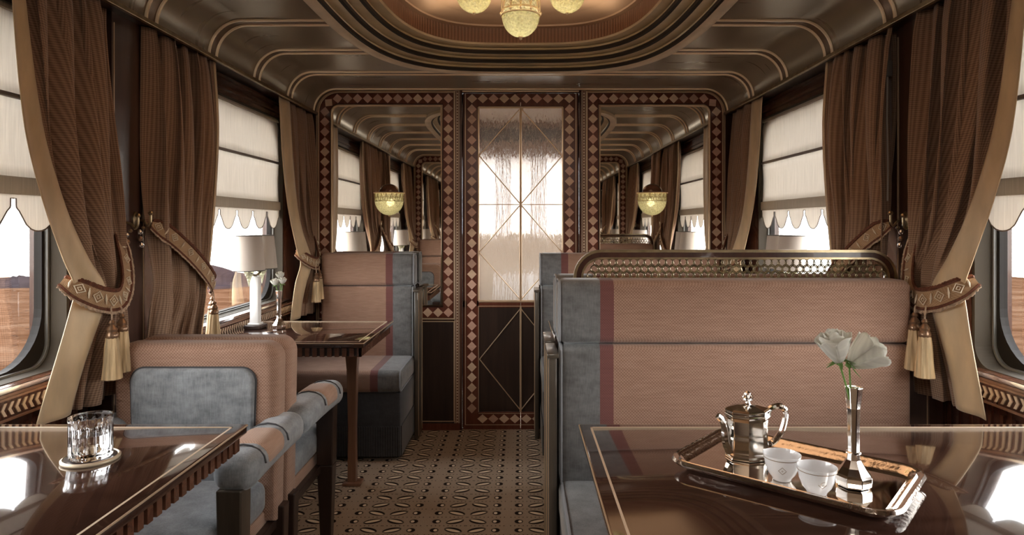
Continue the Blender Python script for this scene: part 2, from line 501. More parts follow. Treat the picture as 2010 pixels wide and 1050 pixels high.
def catmull(P, n=8, closed=False):
    P = [Vector(p) for p in P]; out = []; k = len(P)
    rng = range(k) if closed else range(k - 1)
    for i in rng:
        if closed: p0, p1, p2, p3 = P[(i - 1) % k], P[i], P[(i + 1) % k], P[(i + 2) % k]
        else: p0, p1, p2, p3 = P[max(i - 1, 0)], P[i], P[i + 1], P[min(i + 2, k - 1)]
        for j in range(n):
            t = j / n
            out.append(.5 * ((2 * p1) + (-p0 + p2) * t + (2 * p0 - 5 * p1 + 4 * p2 - p3) * t * t + (-p0 + 3 * p1 - 3 * p2 + p3) * t ** 3))
    if not closed: out.append(P[-1])
    return out

# ------------------------------------------------------------------ floor, side walls
m = MB(); m.box(-XW - .2, XW + .2, -1.0, 6.2, -.06, 0); struct(m.build('floor', 'carpet'), 'brown carpet woven with rows of leaf and dot motifs')
OPEN = [(.70, 2.13), (2.62, 4.05)]
ZS, ZT = .895, 1.99
def side_wall(sg, nm):
    T = lambda x, y, z: (sg * x, y, z)
    m = MB(T)
    x0, x1 = XW, XW + .13
    y0, y1 = .28, 4.47
    m.box(x0, x1, y0, y1, -.02, ZS); m.box(x0, x1, y0, y1, ZT, 2.30)
    for a, b in ((y0, OPEN[0][0]), (OPEN[0][1], OPEN[1][0]), (OPEN[1][1], y1)):
        m.box(x0, x1, a, b, ZS, ZT)
    # raised moulding above the blinds
    for a, b in OPEN:
        for (p, q, r_, t_) in ((a, b, 2.015, 2.025), (a, b, 2.065, 2.072), (a, a + .01, 2.015, 2.07), (b - .01, b, 2.015, 2.07)):
            m.box(x0 - .012, x0 + .001, p, q, r_, t_)
    # flutes below the window
    y = y0 + .05
    while y < y1 - .05:
        m.box(x0 - .008, x0 + .001, y, y + .012, .10, .78); y += .05
    struct(m.build(nm, 'mahogany'))
side_wall(-1, 'wall_left'); side_wall(1, 'wall_right')

tn = [0]
def trim():
    tn[0] += 1; return 'trim_%d' % tn[0]

for sg in (-1, 1):
    T = lambda x, y, z, sg=sg: (sg * x, y, z)
    # chevron frieze under the sill, running the whole wall
    m = MB(T)
    m.box(XW - .014, XW, .45, 4.34, .808, .862, 0)
    m.box(XW - .018, XW, .45, 4.34, .802, .809, 1); m.box(XW - .018, XW, .45, 4.34, .861, .868, 1)
    y = .50
    while y < 4.30:
        xa, xb = XW - .0175, XW - .013
        for sgn in (-1, 1):
            P = [(y, .835), (y + .011, .835), (y + .022, .835 + sgn * .018), (y + .011, .835 + sgn * .018)]
            m.prism(P, 0, xa, xb, 2)
        y += .026
    struct(m.build(trim(), ['mahogany', 'leg_wood', 'inlay_cream']), 'frieze of pale chevrons below the window sills')
    # pillar between the windows
    m = MB(T)
    m.box(1.405, XW, 2.275, 2.475, .0, 2.09, 0)
    for yy in (2.283, 2.463):
        m.box(1.402, 1.41, yy, yy + .004, .05, 2.05, 1)
    for yy in ((2.295,) if sg > 0 else ()):
        for k in range(62):
            m.box(1.4025, 1.41, yy, yy + .012, .84 + k * .0195, .84 + k * .0195 + .013, 2)
    struct(m.build(trim(), ['pillar_wood', 'gold_trim', 'inlay_cream']), 'mahogany pillar with thin gold lines between two windows')
    # cornice at the foot of the cove
    m = MB(T)
    m.box(1.335, 1.352, .30, 4.45, 2.075, 2.092, 0)
    m.box(1.35, XW + .01, .30, 4.45, 2.085, 2.10, 1)
    struct(m.build(trim(), ['brass_dark', 'dark_wood'], bevel=.002))

# ------------------------------------------------------------------ windows
def rrect(y0, y1, z0, z1, r, n=10):
    P = []
    for cy, cz, a in ((y1 - r, z1 - r, 0), (y0 + r, z1 - r, 90), (y0 + r, z0 + r, 180), (y1 - r, z0 + r, 270)):
        for k in range(n + 1):
            t = math.radians(a + 90 * k / n); P.append((cy + r * math.cos(t), cz + r * math.sin(t)))
    return P
wn = 0
SIDE = {-1: 'left', 1: 'right'}
for sg in (-1, 1):
    for wi, (a, b) in enumerate(OPEN):
        wn += 1
        T = lambda x, y, z, sg=sg: (sg * x, y, z)
        w = sroot('window_%d' % wn, 'picture window with rounded corners in a %s wall' % SIDE[sg], (sg * 1.5, (a + b) / 2, ZS))
        def ring(o, i, xa, xb):
            n = len(o); q = MB(T)
            vs = [(xa, *p) for p in o] + [(xa, *p) for p in i] + [(xb, *p) for p in o] + [(xb, *p) for p in i]
            fs = []
            for k in range(n):
                l = (k + 1) % n
                fs += [(k, l, n + l, n + k), (2 * n + k, 3 * n + k, 3 * n + l, 2 * n + l), (n + k, n + l, 3 * n + l, 3 * n + k), (k, 2 * n + k, 2 * n + l, l)]
            q.add(vs, fs, 0, False); return q
        o1 = rrect(a, b, ZS, ZT, .004); i1 = rrect(a + .035, b - .035, ZS + .02, ZT - .02, .17)
        ring(o1, i1, 1.515, 1.54).build('corner_plate', 'black_metal', w)
        o2 = rrect(a + .015, b - .015, ZS + .008, ZT - .01, .075); i2 = rrect(a + .023, b - .023, ZS + .015, ZT - .016, .07)
        ring(o2, i2, 1.505, 1.518).build('frame_bead', 'frame_bead', w)
        o3 = rrect(a, b, ZS, ZT, .004); i3 = rrect(a + .012, b - .012, ZS + .008, ZT - .008, .07)
        ring(o3, i3, 1.452, 1.516).build('window_frame', 'frame_metal', w)
        q = MB(T); P = rrect(a + .034, b - .034, ZS + .019, ZT - .019, .169)
        q.add([(1.528, *p) for p in P], [tuple(range(len(P)))], 0); q.build('pane', 'pane', w)
        q = MB(T); q.rbox(1.425, 1.525, a - .03, b + .03, ZS - .016, ZS + .006, .004, 2, 0)
        q.rbox(1.437, 1.452, a - .03, b + .03, ZS - .045, ZS - .018, .003, 2, 1)
        q.build('window_sill', ['table_edge', 'leg_wood'], w)
        q = MB(T); q.rbox(1.418, 1.427, a - .03, b + .03, ZS - .012, ZS + .004, .003, 2, 0); q.build('sill_edge', 'chrome', w)

# ------------------------------------------------------------------ ceiling
A0, B0, NSE = .84, 1.43, 3.5
def sup(t, d):
    a, b = A0 - d, B0 - d
    c, s_ = math.cos(t), math.sin(t)
    r = (abs(c / a) ** NSE + abs(s_ / b) ** NSE) ** (-1 / NSE)
    return r * c, YM + r * s_
CZ, CX, CR = 2.24, 1.35, .15
NS = 128
m = MB()
yA, yB = .28, 4.47
xf = CX - CR
ang = [2 * PI * k / NS for k in range(NS)]
inner = [(*sup(t, 0), CZ) for t in ang]
outer = []
for t in ang:
    c, s_ = math.cos(t), math.sin(t)
    k = min(xf / abs(c) if abs(c) > 1e-9 else 1e9, ((yB - yA) / 2) / abs(s_) if abs(s_) > 1e-9 else 1e9)
    outer.append((k * c, YM + k * s_, CZ))
# put exact corners in
for sx in (-1, 1):
    for sy in (-1, 1):
        cx_, cy_ = sx * xf, YM + sy * (yB - yA) / 2
        j = min(range(NS), key=lambda q: (outer[q][0] - cx_) ** 2 + (outer[q][1] - cy_) ** 2)
        outer[j] = (cx_, cy_, CZ)
m.add(inner + outer, [(k, (k + 1) % NS, NS + (k + 1) % NS, NS + k) for k in range(NS)], 0)
for sg in (-1, 1):
    def cv(u, v, sg=sg):
        t = u * PI / 2
        return (sg * (xf + CR * math.sin(t)), lerp(yA, yB, v), CZ - CR + CR * math.cos(t))
    m.grid(cv, 14, 1, 0)
    m.grid(lambda u, v, sg=sg: (sg * lerp(CX, XW + .14, u), lerp(yA, yB, v), 2.29), 1, 1, 0)
struct(m.build('ceiling', 'ceiling', normals=False), 'dark brushed bronze ceiling with coved sides')
# roof skin above (keeps daylight out)
m = MB(); m.box(-1.6, 1.6, .2, 4.6, 2.56, 2.60); m.box(-1.6, -1.58, .2, 4.6, 2.28, 2.6); m.box(1.58, 1.6, .2, 4.6, 2.28, 2.6)
m.box(-1.6, 1.6, .2, .22, 2.2, 2.6); m.box(-1.6, 1.6, 4.58, 4.6, 2.2, 2.6)
struct(m.build('ceiling_roof_skin', 'shell_paint'))

# stepped oval moulding
prof = [(0, CZ + .002, 0), (.0, CZ - .022, 0), (.008, CZ - .028, 0), (.045, CZ - .028, 0), (.052, CZ - .02, 0)]
z = CZ - .02; d = .052
for i in range(3):
    z2 = z + .036
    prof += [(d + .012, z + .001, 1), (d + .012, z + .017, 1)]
    for k in range(6):
        t = PI * k / 5
        prof.append((d + .001 + .009 * math.sin(t), z + .017 + .019 * k / 5, 2))
    prof.append((d + .052, z2 + .0, 2))
    d += .056; z = z2
prof.append((.222, z + .012, 2))
m = MB()
vs = []; fs = []
np_ = len(prof)
for k in range(NS):
    for (dd, zz, mi) in prof: vs.append((*sup(ang[k], dd), zz))
base = 0
for k in range(NS):
    l = (k + 1) % NS
    for i in range(np_ - 1):
        m.f.append((k * np_ + i, k * np_ + i + 1, l * np_ + i + 1, l * np_ + i)); m.mi.append(prof[i + 1][2]); m.sm.append(True)
m.v = vs
zr0 = z + .012
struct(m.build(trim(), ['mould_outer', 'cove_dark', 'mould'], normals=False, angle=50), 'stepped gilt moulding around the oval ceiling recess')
m = MB()
circ = 6.5
m.grid(lambda u, v: (*sup(u * 2 * PI, .222), lerp(zr0 - .003, zr0 + .075, v)), NS, 1, 0, True, True, lambda u, v: (u * circ, v))
dz = zr0 + .075
DP = [(.222, dz), (.25, dz + .002), (.252, dz + .01), (.34, dz + .035), (.5, dz + .06), (.7, dz + .07), (.838, dz + .072)]
for (d0, z0), (d1, z1) in zip(DP, DP[1:]):
    m.grid(lambda u, v, d0=d0, z0=z0, d1=d1, z1=z1: (*sup(u * 2 * PI, lerp(d0, d1, v)), lerp(z0, z1, v)), NS, 1, 1, True, True)
struct(m.build('ceiling_dome', ['ridge', 'dome'], normals=False, angle=60), 'tan oval dome with ridged rim in the ceiling')

# ribs across the ceiling
def rib_path(y, off, xend):
    P = []
    for k in range(13):
        t = PI / 2 * k / 12
        P.append((CX - CR + (CR - off) * math.cos(t), y, CZ - CR + (CR - off) * math.sin(t)))
    P.append((xend, y, CZ - off)); return P
for k in range(9):
    yc = 4.345 - .4825 * k
    if k == 8: yc = .405
    dy = abs(yc - YM)
    xe = 0.0 if dy >= B0 - .02 else A0 * (1 - (dy / B0) ** NSE) ** (1 / NSE) - .004
    m = MB()
    for sg in (-1, 1):
        for yo in (-.034, .034):
            P = [(sg * x, y, z) for x, y, z in rib_path(yc + yo, .002, xe)]
            m.tube(P, .0078, 8, 0)
        P = rib_path(yc, .001, xe)
        vs = []; fs = []
        for (x, y, z) in P: vs += [(sg * x, y - .03, z - .001), (sg * x, y + .03, z - .001)]
        for i in range(len(P) - 1): fs.append((2 * i, 2 * i + 1, 2 * i + 3, 2 * i + 2))
        m.add(vs, fs, 1, True)
    struct(m.build(trim(), ['gold', 'rib_band']), 'double gold rib arching across the ceiling')

# ------------------------------------------------------------------ end walls
def ribbon(m, path, w, y, mats, pitch=.0672, base=0, closed=False, rot0=.5):
    """marquetry strip in the XZ plane: dark band with a row of diamonds"""
    P = [Vector((p[0], p[1])) for p in path]
    L = [0]
    for a, b in zip(P, P[1:]): L.append(L[-1] + (b - a).length)
    tot = L[-1]
    def at(s):
        s = max(0, min(tot, s))
        for i in range(len(P) - 1):
            if s <= L[i + 1] + 1e-9:
                t = (s - L[i]) / max(1e-9, L[i + 1] - L[i])
                return P[i].lerp(P[i + 1], t), (P[i + 1] - P[i]).normalized()
        return P[-1], (P[-1] - P[-2]).normalized()
    nseg = max(2, int(tot / .02)); pts = []
    for k in range(nseg + 1):
        p, t = at(tot * k / nseg); pts.append((p, Vector((-t.y, t.x))))
    vs = []
    for p, n in pts:
        a = p + n * w / 2; b = p - n * w / 2
        vs += [(a.x, y, a.y), (b.x, y, b.y)]
    m.add(vs, [(2 * i, 2 * i + 1, 2 * i + 3, 2 * i + 2) for i in range(nseg)], base)
    nd = max(1, round(tot / pitch)); pp = tot / nd
    for k in range(nd):
        p, t = at((k + .5) * pp); n = Vector((-t.y, t.x)); h = pp * .48; hw = w * .46
        q = [p + t * h, p + n * hw, p - t * h, p - n * hw]
        m.add([(v.x, y - .0012, v.y) for v in q] + [(v.x, y, v.y) for v in q],
              [(0, 1, 2, 3), (0, 4, 5, 1), (1, 5, 6, 2), (2, 6, 7, 3), (3, 7, 4, 0)], base + 1 + random.choice((0, 0, 1, 1, 2)))
INL = ['inlay_dark', 'inlay_a', 'inlay_b', 'inlay_c']

def arc(cx, cz, r, a0, a1, n=8):
    return [(cx + r * math.cos(math.radians(lerp(a0, a1, k / n))), cz + r * math.sin(math.radians(lerp(a0, a1, k / n)))) for k in range(n + 1)]
def outline(path, off):
    """offset open path to its left by off"""
    P = [Vector(p) for p in path]; out = []
    for i, p in enumerate(P):
        a = P[max(i - 1, 0)]; b = P[min(i + 1, len(P) - 1)]
        t = (b - a).normalized(); out.append((p.x - t.y * off, p.y + t.x * off))
    return out

def end_wall(flip, nm, door, mirror_labels):
    Ty = (lambda y: 2 * YM - y) if flip else (lambda y: y)
    def T_(sg): return lambda x, y, z: (sg * x, Ty(y), z)
    T = T_(1)
    y = YE
    # structural wall with doorway
    m = MB(T)
    m.box(-1.62, -.385, y + .002, y + .08, -.02, 2.58); m.box(.385, 1.62, y + .002, y + .08, -.02, 2.58); m.box(-.385, .385, y + .002, y + .08, 2.225, 2.58)
    for sg in (-1, 1):
        m.box(min(sg * .385, sg * .40), max(sg * .385, sg * .40), y - .02, y + .08, 0, 2.24)
    struct(m.build(nm, 'mahogany'))
    for sg, lab in zip((-1, 1), mirror_labels):
        T2 = T_(sg)   # x positive outwards here
        root = thing('wall_mirror', lab, 'mirror', (sg * .88, Ty(y), .70))
        # centre line of inlay: start lower outer, up, arc, across, down, back
        xo, xi, zt, zb = 1.293, .478, 2.187, .774
        up = [(xo, zb + .034)] + arc(xo - .09, zt - .09, .09, 0, 90) + [(xi + .036, zt)]
        m = MB(T2)
        ribbon(m, up, .068, y - .006, INL)
        ribbon(m, [(xi, zt + .034), (xi, zb + .034)], .068, y - .006, INL)
        ribbon(m, [(xo + .034, zb), (xi - .034, zb)], .068, y - .006, INL)
        m.build('border_inlay', INL, root)
        m = MB(T2)
        ol = [(xo, zb - .05)] + arc(xo - .09, zt - .09, .09, 0, 90) + [(xi - .04, zt)]
        po = outline(ol, -.042); pi_ = None
        m.tube([(p[0], y - .008, p[1]) for p in po], .006, 6, 0)
        m.tube([(p[0], y - .008, p[1]) for p in outline(ol, -.054)], .005, 6, 0)
        m.tube([(xi - .04, y - .008, zt + .04), (xi - .04, y - .008, zb - .04)], .005, 6, 0)
        m.tube([(xo + .04, y - .008, zb - .042), (xi - .04, y - .008, zb - .042)], .006, 6, 0)
        # inner frame
        gx0, gx1, gz0, gz1, r = xi + .044, xo - .046, zb + .045, zt - .046, .05
        inner_p = [(gx0, gz0), (gx1, gz0)] + arc(gx1 - r, gz1 - r, r, 0, 90) + [(gx0, gz1)]
        m.tube([(p[0], y - .011, p[1]) for p in inner_p], .0085, 8, 0, closed=True)
        m.build('frame', 'gold_trim', root)
        m = MB(T2)
        m.add([(p[0], y - .006, p[1]) for p in inner_p], [tuple(range(len(inner_p)))], 0)
        m.build('mirror_glass', 'mirror', root)
        # panel below the mirror, in the wall
        m = MB(T2)
        m.box(.44, 1.30, y - .012, y + .004, .03, .715, 0)
        for (x0, x1, z0, z1) in ((.43, 1.31, .712, .718), (.43, 1.31, .055, .060), (.437, .442, .055, .715), (1.0, 1.004, .055, .715)):
            m.box(x0, x1, y - .016, y - .010, z0, z1, 1)
        m.box(.40, 1.45, y - .02, y + .004, 0, .045, 2)
        struct(m.build(trim(), ['dark_wood', 'gold_trim', 'inlay_dark']), 'dark wood panel with a gold line below a mirror')
        # dotted strip
        m = MB(T2)
        m.box(.400, .436, y - .009, y + .004, .03, 2.235, 0)
        for xx in (.4005, .4315): m.box(xx, xx + .004, y - .013, y - .008, .03, 2.235, 2)
        m.box(.409, .426, y - .0105, y - .008, .03, 2.235, 2)
        k = .04
        while k < 2.225:
            m.box(.4135, .4215, y - .012, y - .010, k, k + .010, 1); k += .0195
        struct(m.build(trim(), ['table_edge', 'inlay_dark', 'inlay_cream']), 'slim beaded strip beside the door')
    # door
    if door:
        root = sroot('door_1', 'double door with rippled glass above and dark wood below, diamond marquetry border', (0, y, 0))
        for sg in (-1, 1):
            T2 = T_(sg)
            m = MB(T2)
            yy = y + .002
            m.box(.001, .38, yy, yy + .035, .0, .115); m.box(.001, .38, yy, yy + .035, .805, .85); m.box(.001, .38, yy, yy + .035, 2.13, 2.222)
            m.box(.278, .38, yy, yy + .035, .115, 2.13); m.box(.001, .278, yy + .006, yy + .03, .115, .805, 1)
            leaf = m.build('door_leaf', ['inlay_dark', 'dark_wood'], root, bevel=.001)
            m = MB(T2)
            ribbon(m, [(.323, .105), (.323, 2.152)], .068, yy - .001, INL)
            ribbon(m, [(.288, .07), (.002, .07)], .064, yy - .001, INL)
            ribbon(m, [(.357, 2.187), (.002, 2.187)], .066, yy - .001, INL)
            m.build('border_inlay', INL, leaf)
            m = MB(T2)
            m.add([(.002, yy + .014, .85), (.277, yy + .014, .85), (.277, yy + .014, 2.13), (.002, yy + .014, 2.13)], [(0, 1, 2, 3)] if sg > 0 else [(3, 2, 1, 0)])
            m.build('glass_pane', 'ripple', leaf, normals=False)
            m = MB(T2)
            yg = yy + .002
            def ln(p, q, r=.0035): m.tube([(p[0], yg, p[1]), (q[0], yg, q[1])], r, 6, 0)
            ln((.279, .85), (.279, 2.13), .006); ln((.0, 2.13), (.279, 2.13), .007); ln((.0, .846), (.279, .846), .008)
            ln((.366, .03), (.366, 2.222), .004); ln((.0, .030), (.366, .030), .003); ln((.0, .105), (.279, .105), .003); ln((.279, .115), (.279, .815), .003); ln((0, .815), (.279, .815), .0035)
            ln((.004, .85), (.004, 2.13), .004); ln((.003, .115), (.003, .812), .004)
            ln((.0, 2.125), (.275, 1.81)); ln((.275, 1.81), (0, 1.487)); ln((0, 1.487), (.275, 1.17)); ln((.275, 1.17), (0, .855))
            ln((0, 1.487), (.275, 1.487), .0025)
            ln((0, .80), (.272, .463)); ln((.272, .463), (0, .125))
            m.build('lattice_lines', 'gold_trim', leaf)
end_wall(False, 'wall_back', True, ('marquetry framed mirror on the end wall, left of the glass door', 'marquetry framed mirror on the end wall, right of the glass door'))
end_wall(True, 'wall_rear', False, ('marquetry framed mirror on the rear wall, seen in the left mirror', 'marquetry framed mirror on the rear wall, seen in the right mirror'))

# lobby beyond the door and lobby round the camera
m = MB()
m.box(-.85, -.80, 4.46, 6.1, 0, .95); m.box(-.85, -.80, 4.46, 6.1, 1.98, 2.3); m.box(.80, .85, 4.46, 6.1, 0, .95); m.box(.80, .85, 4.46, 6.1, 1.98, 2.3)
for sg in (-1, 1):
    a, b = sorted((sg * .8, sg * .85))
    m.box(a, b, 4.46, 4.7, .95, 1.98); m.box(a, b, 5.85, 6.1, .95, 1.98)
m.box(-.85, .85, 5.95, 6.05, 0, 1.27); m.box(-.85, .85, 5.95, 6.05, 1.96, 2.3, 1); m.box(-.80, .80, 5.99, 6.0, 1.25, 1.98, 3); m.box(-.07, .07, 5.94, 5.985, 1.27, 1.96, 1); m.box(-.09, .27, 5.935, 5.951, .68, .93, 4); m.box(-.85, .85, 5.93, 5.951, 2.08, 2.2, 2)  # low pale panel added as stand-in for a bright patch in the glass
m.box(-.85, .85, 4.46, 6.1, 2.25, 2.3)
struct(m.build('wall_lobby', ['vestibule', 'leg_wood', 'dark_wood', 'lobby_light_diffuser', 'china']))
m = MB()

for sg in (-1, 1):
    a, b = sorted((sg * .8, sg * .85))
    m.box(a, b, -1.0, .29, 0, 2.3)
m.box(-.85, .85, -1.05, -1.0, 0, 2.3); m.box(-.85, .85, -1.0, .29, 2.25, 2.3)
struct(m.build('wall_vestibule', 'vestibule'))

# ------------------------------------------------------------------ blinds
def blind(sg, a, b, lab):
    T = lambda x, y, z: (sg * x, y, z)
    root = thing('roman_blind', lab, 'blind', (sg * 1.475, (a + b) / 2, ZT), 'linen roman blinds in the windows')
    a += .006; b -= .006
    m = MB(T)
    m.grid(lambda u, v: (1.474 + .004 * math.sin(v * PI) + .0015 * math.sin(u * 60), lerp(a, b, u), lerp(1.985, 1.732, v)), 60, 6)
    m.grid(lambda u, v: (1.474 + .004 * math.sin(v * PI) + .0015 * math.sin(u * 53), lerp(a, b, u), lerp(1.720, 1.488, v)), 60, 6)
    m.build('blind_fabric', 'blind', root, solid=.0012)
    m = MB(T); m.rbox(1.464, 1.48, a, b, 1.719, 1.733, .004, 2); m.build('rod', 'blind_rod', root)
    m = MB(T); m.rbox(1.464, 1.482, a, b, 1.440, 1.492, .005, 2); m.build('hem_band', 'blind_band', root)
    m = MB(T); m.rbox(1.462, 1.482, a, b, 1.968, 1.988, .004, 2); m.build('head_rail', 'blind_band', root)
    per = (b - a) / 7
    half = [(0, 1.428), (.10, 1.428), (.105, 1.405), (.13, 1.400), (.22, 1.392), (.34, 1.375), (.5, 1.352), (.7, 1.338), (.87, 1.333), (1.0, 1.332)]
    pts = []
    for k in range(7):
        y0 = a + per * k
        for t, z in half: pts.append((y0 + t * per / 2, z))
        for t, z in reversed(half[:-1]): pts.append((y0 + per - t * per / 2, z))
    m = MB(T); vs = []
    for (y, z) in pts: vs += [(1.473, y, 1.441), (1.473, y, z)]
    m.add(vs, [(2 * i, 2 * i + 1, 2 * i + 3, 2 * i + 2) for i in range(len(pts) - 1)], 0)
    m.build('scalloped_valance', 'blind', root, solid=.001)
    m = MB(T); m.tube([(1.472, y, z) for y, z in pts], .0022, 5, 0); m.build('piping', 'blind_pipe', root)
for sg in (-1, 1):
    for wi, (a, b) in enumerate(OPEN):
        blind(sg, a, b, 'white linen roman blind with scalloped hem in the %s window of the %s wall' % (('near', 'far')[wi], SIDE[sg]))

# ------------------------------------------------------------------ curtains
def curtain(sg, yfix, lead, zs_lab, seed, nf=6, lw0=None):
    """lead: list of (z, y) of the free edge, ascending z"""
    rnd = random.Random(seed)
    ph = [rnd.uniform(0, 6) for _ in range(4)]
    zt, zb = 2.083, .785
    ztie = 1.13
    T = lambda x, y, z: (sg * x, y, z)
    dirn = 1 if lead[-1][1] > yfix else -1
    def lining_w(z):   # share of the width taken by the lining
        if lw0 == 'slim': return .03
        if lw0 == 'wide': return interp([(.78, .40), (1.13, .42), (1.3, .36), (2.1, .30)], z)
        return interp([(.78, .36), (1.0, .40), (1.13, .42), (1.25, .30), (1.6, .17), (2.1, .08)], z)
    def shape(u, z):
        yl = interp(lead, z)
        g = math.exp(-((z - ztie) / .16) ** 2)
        yf = yfix + dirn * .012 * g
        # folds crowd together toward the fixed side near the tie
        y = lerp(yf, yl, u)
        x = interp([(.78, 1.372), (1.13, 1.352), (1.5, 1.372), (2.08, 1.392)], z)
        amp = interp([(.78, .034), (1.05, .024), (1.13, .012), (1.25, .022), (1.6, .036), (2.0, .030), (2.08, .022)], z)
        lw = lining_w(z); e = min(1, max(0, (u - (.90 - lw)) / .10)); calm = 1 - e * e * (3 - 2 * e)
        s1 = math.sin(2 * PI * nf * (u ** 1.15 + .05 * math.sin(7 * u + ph[3])) + ph[0] + 1.3 * math.sin(1.7 * z + ph[1]))
        s2 = math.sin(2 * PI * (nf * .47) * u + ph[2] + 1.6 * z)
        s1 = s1 * (1.25 - .25 * abs(s1))
        x -= amp * calm * (s1 * .95 + .35 * s2 + .15 * math.sin(2 * PI * nf * 2 * u + ph[3])) + .012 * (1 - calm)
        x -= .030 * g * math.sin(PI * min(1, max(0, u)))
        y += .014 * math.sin(4 * PI * nf * u + ph[1]) * calm * (1 - g) * min(1, u * 8)
        return x, y
    root = thing('curtain', zs_lab, 'curtain', (sg * 1.38, (yfix + lead[-1][1]) / 2, zt), 'brown tied back curtains at the windows')
    def f_drape(u, v):
        z = lerp(zt, zb, v); uu = u * (1 - lining_w(z)); x, y = shape(uu, z); return (x, y, z)
    W = .62
    m = MB(T); m.grid(f_drape, 110, 80, 0, True, False, lambda u, v: (u * W, (zt - zb) * v))
    m.build('drape', 'curtain', root, solid=.003, angle=80)
    def f_lin(u, v):
        z = lerp(zt, zb - .004, v); w = lining_w(z); uu = 1 - w + w * u
        x, y = shape(uu, z); x0, y0 = shape(1 - w, z)
        k = u
        return (lerp(x0 - .003, x - .004, u) - .007 * math.sin(u * PI * 2) * min(1, w * 3), lerp(y0 - dirn * .003, interp(lead, z), u), z)
    m = MB(T); m.grid(f_lin, 14, 70, 0, True)
    m.build('lining', 'lining', root, solid=.003, angle=80)
    return shape

def tieback(sg, yfix, ylead, pts, lab, hookz, tass=(.45, .62), small=False, seed=1):
    """band that wraps the curtain; pts = (fraction from fixed edge to lead, protrusion x, z)"""
    rnd = random.Random(seed)
    T = lambda x, y, z: (sg * x, y, z)
    y_of = lambda f: lerp(yfix, ylead, f)
    P = catmull([(x, y_of(f), z) for f, x, z in pts], 10)
    root = thing('curtain_tieback', lab, 'tieback', (sg * P[0].x, P[0].y, P[0].z), 'embroidered tiebacks with tassels')
    n = len(P); fr = []
    for i, p in enumerate(P):
        t = (P[min(i + 1, n - 1)] - P[max(i - 1, 0)]).normalized()
        nr = Vector((-1, 0, 0)); nr = nr - t * nr.dot(t)
        nr = nr.normalized() if nr.length > .15 else Vector((-1, 0, 0))
        w = t.cross(nr).normalized()
        if w.z < 0: w = -w
        fr.append((p, t, nr, w))
    def hw(i):  # half width, narrower at the ends
        s_ = i / (n - 1); return .030 * min(1, .45 + 4 * s_, .55 + 4 * (1 - s_))
    m = MB(T); vs = []
    for i, (p, t, nr, w) in enumerate(fr):
        h = hw(i); vs += [p + w * h, p + nr * .004, p - w * h]
    m.add(vs, [(3 * i + k, 3 * i + k + 1, 3 * i + k + 4, 3 * i + k + 3) for i in range(n - 1) for k in (0, 1)], 0, True)
    bandm = m
    m = MB(T)
    for s_ in (1, -1):
        m.tube([p + w * hw(i) * s_ for i, (p, t, nr, w) in enumerate(fr)], .0045, 6, 0)
        # short brush fringe
        vs = []
        for i, (p, t, nr, w) in enumerate(fr):
            for q in (0, .5):
                if i == n - 1 and q: break
                p2 = p.lerp(fr[min(i + 1, n - 1)][0], q)
                j = rnd.uniform(.75, 1.15)
                vs += [p2 + w * hw(i) * s_, p2 + w * (hw(i) + (.014 if s_ < 0 else .008) * j) * s_ + nr * .004]
        m.add(vs, [(2 * i, 2 * i + 1, 2 * i + 3, 2 * i + 2) for i in range(len(vs) // 2 - 1)], 0 if s_ > 0 else 1)
    m.build('fringe', ['fringe', 'fringe_pale'], root, solid=.002)
    m = bandm
    step = 8
    for i in range(4, n - 3, 1):
        if (i - 4) % step == 0:
            p, t, nr, w = fr[i]; o = p + nr * .007; a = .017
            q = [o + t * a, o + w * a, o - t * a, o - w * a]
            m.tube(q, .0019, 5, 1, closed=True)
            q = [o + t * a * .4, o + w * a * .4, o - t * a * .4, o - w * a * .4]
            m.tube(q, .0016, 5, 1, closed=True)
        elif (i - 4) % step == step // 2:
            p, t, nr, w = fr[i]; o = p + nr * .007
            m.tube([o + w * .016 + t * .004, o + t * .001, o - w * .016 - t * .004], [.001, .0035, .001], 5, 1)
    m.build('band', ['band', 'embroid'], root)
    for k, f in enumerate(tass):
        i = int(f * (n - 1)); p, t, nr, w = fr[i]
        top = p - w * .02 + nr * .012
        zc = top.z - (.055 if k == 0 else .035)
        c = Vector((top.x - .004, top.y, zc))
        sk = MB(T)
        ln = .135
        sk.lathe((c.x, c.y, c.z - .035), [(.011, 0), (.017, -.01), (.020, -.04), (.024, -.09), (.028, -ln), (.018, -ln - .004), (.0, -ln - .002)], 28, 0,
                 rmod=lambda a, z: 1 + .10 * math.sin(a * 9 + z * 20) + .05 * math.sin(a * 14))
        o = sk.build('tassel', 'straw', root)
        hd = MB(T)
        hd.lathe((c.x, c.y, c.z - .038), [(.0, .052), (.006, .05), (.010, .042), (.006, .036), (.011, .030), (.016, .022), (.014, .014), (.018, .008), (.019, 0), (.016, -.006)], 16)
        hd.build('tassel_head', 'bead', o)
        cd = MB(T); cd.tube([top, (top.x - .003, top.y, zc + .03), (c.x, c.y, zc + .01)], .0028, 6); cd.build('cord', 'fringe_pale', o)
    # brass hook on the pillar: a thing of its own
    return P[0]

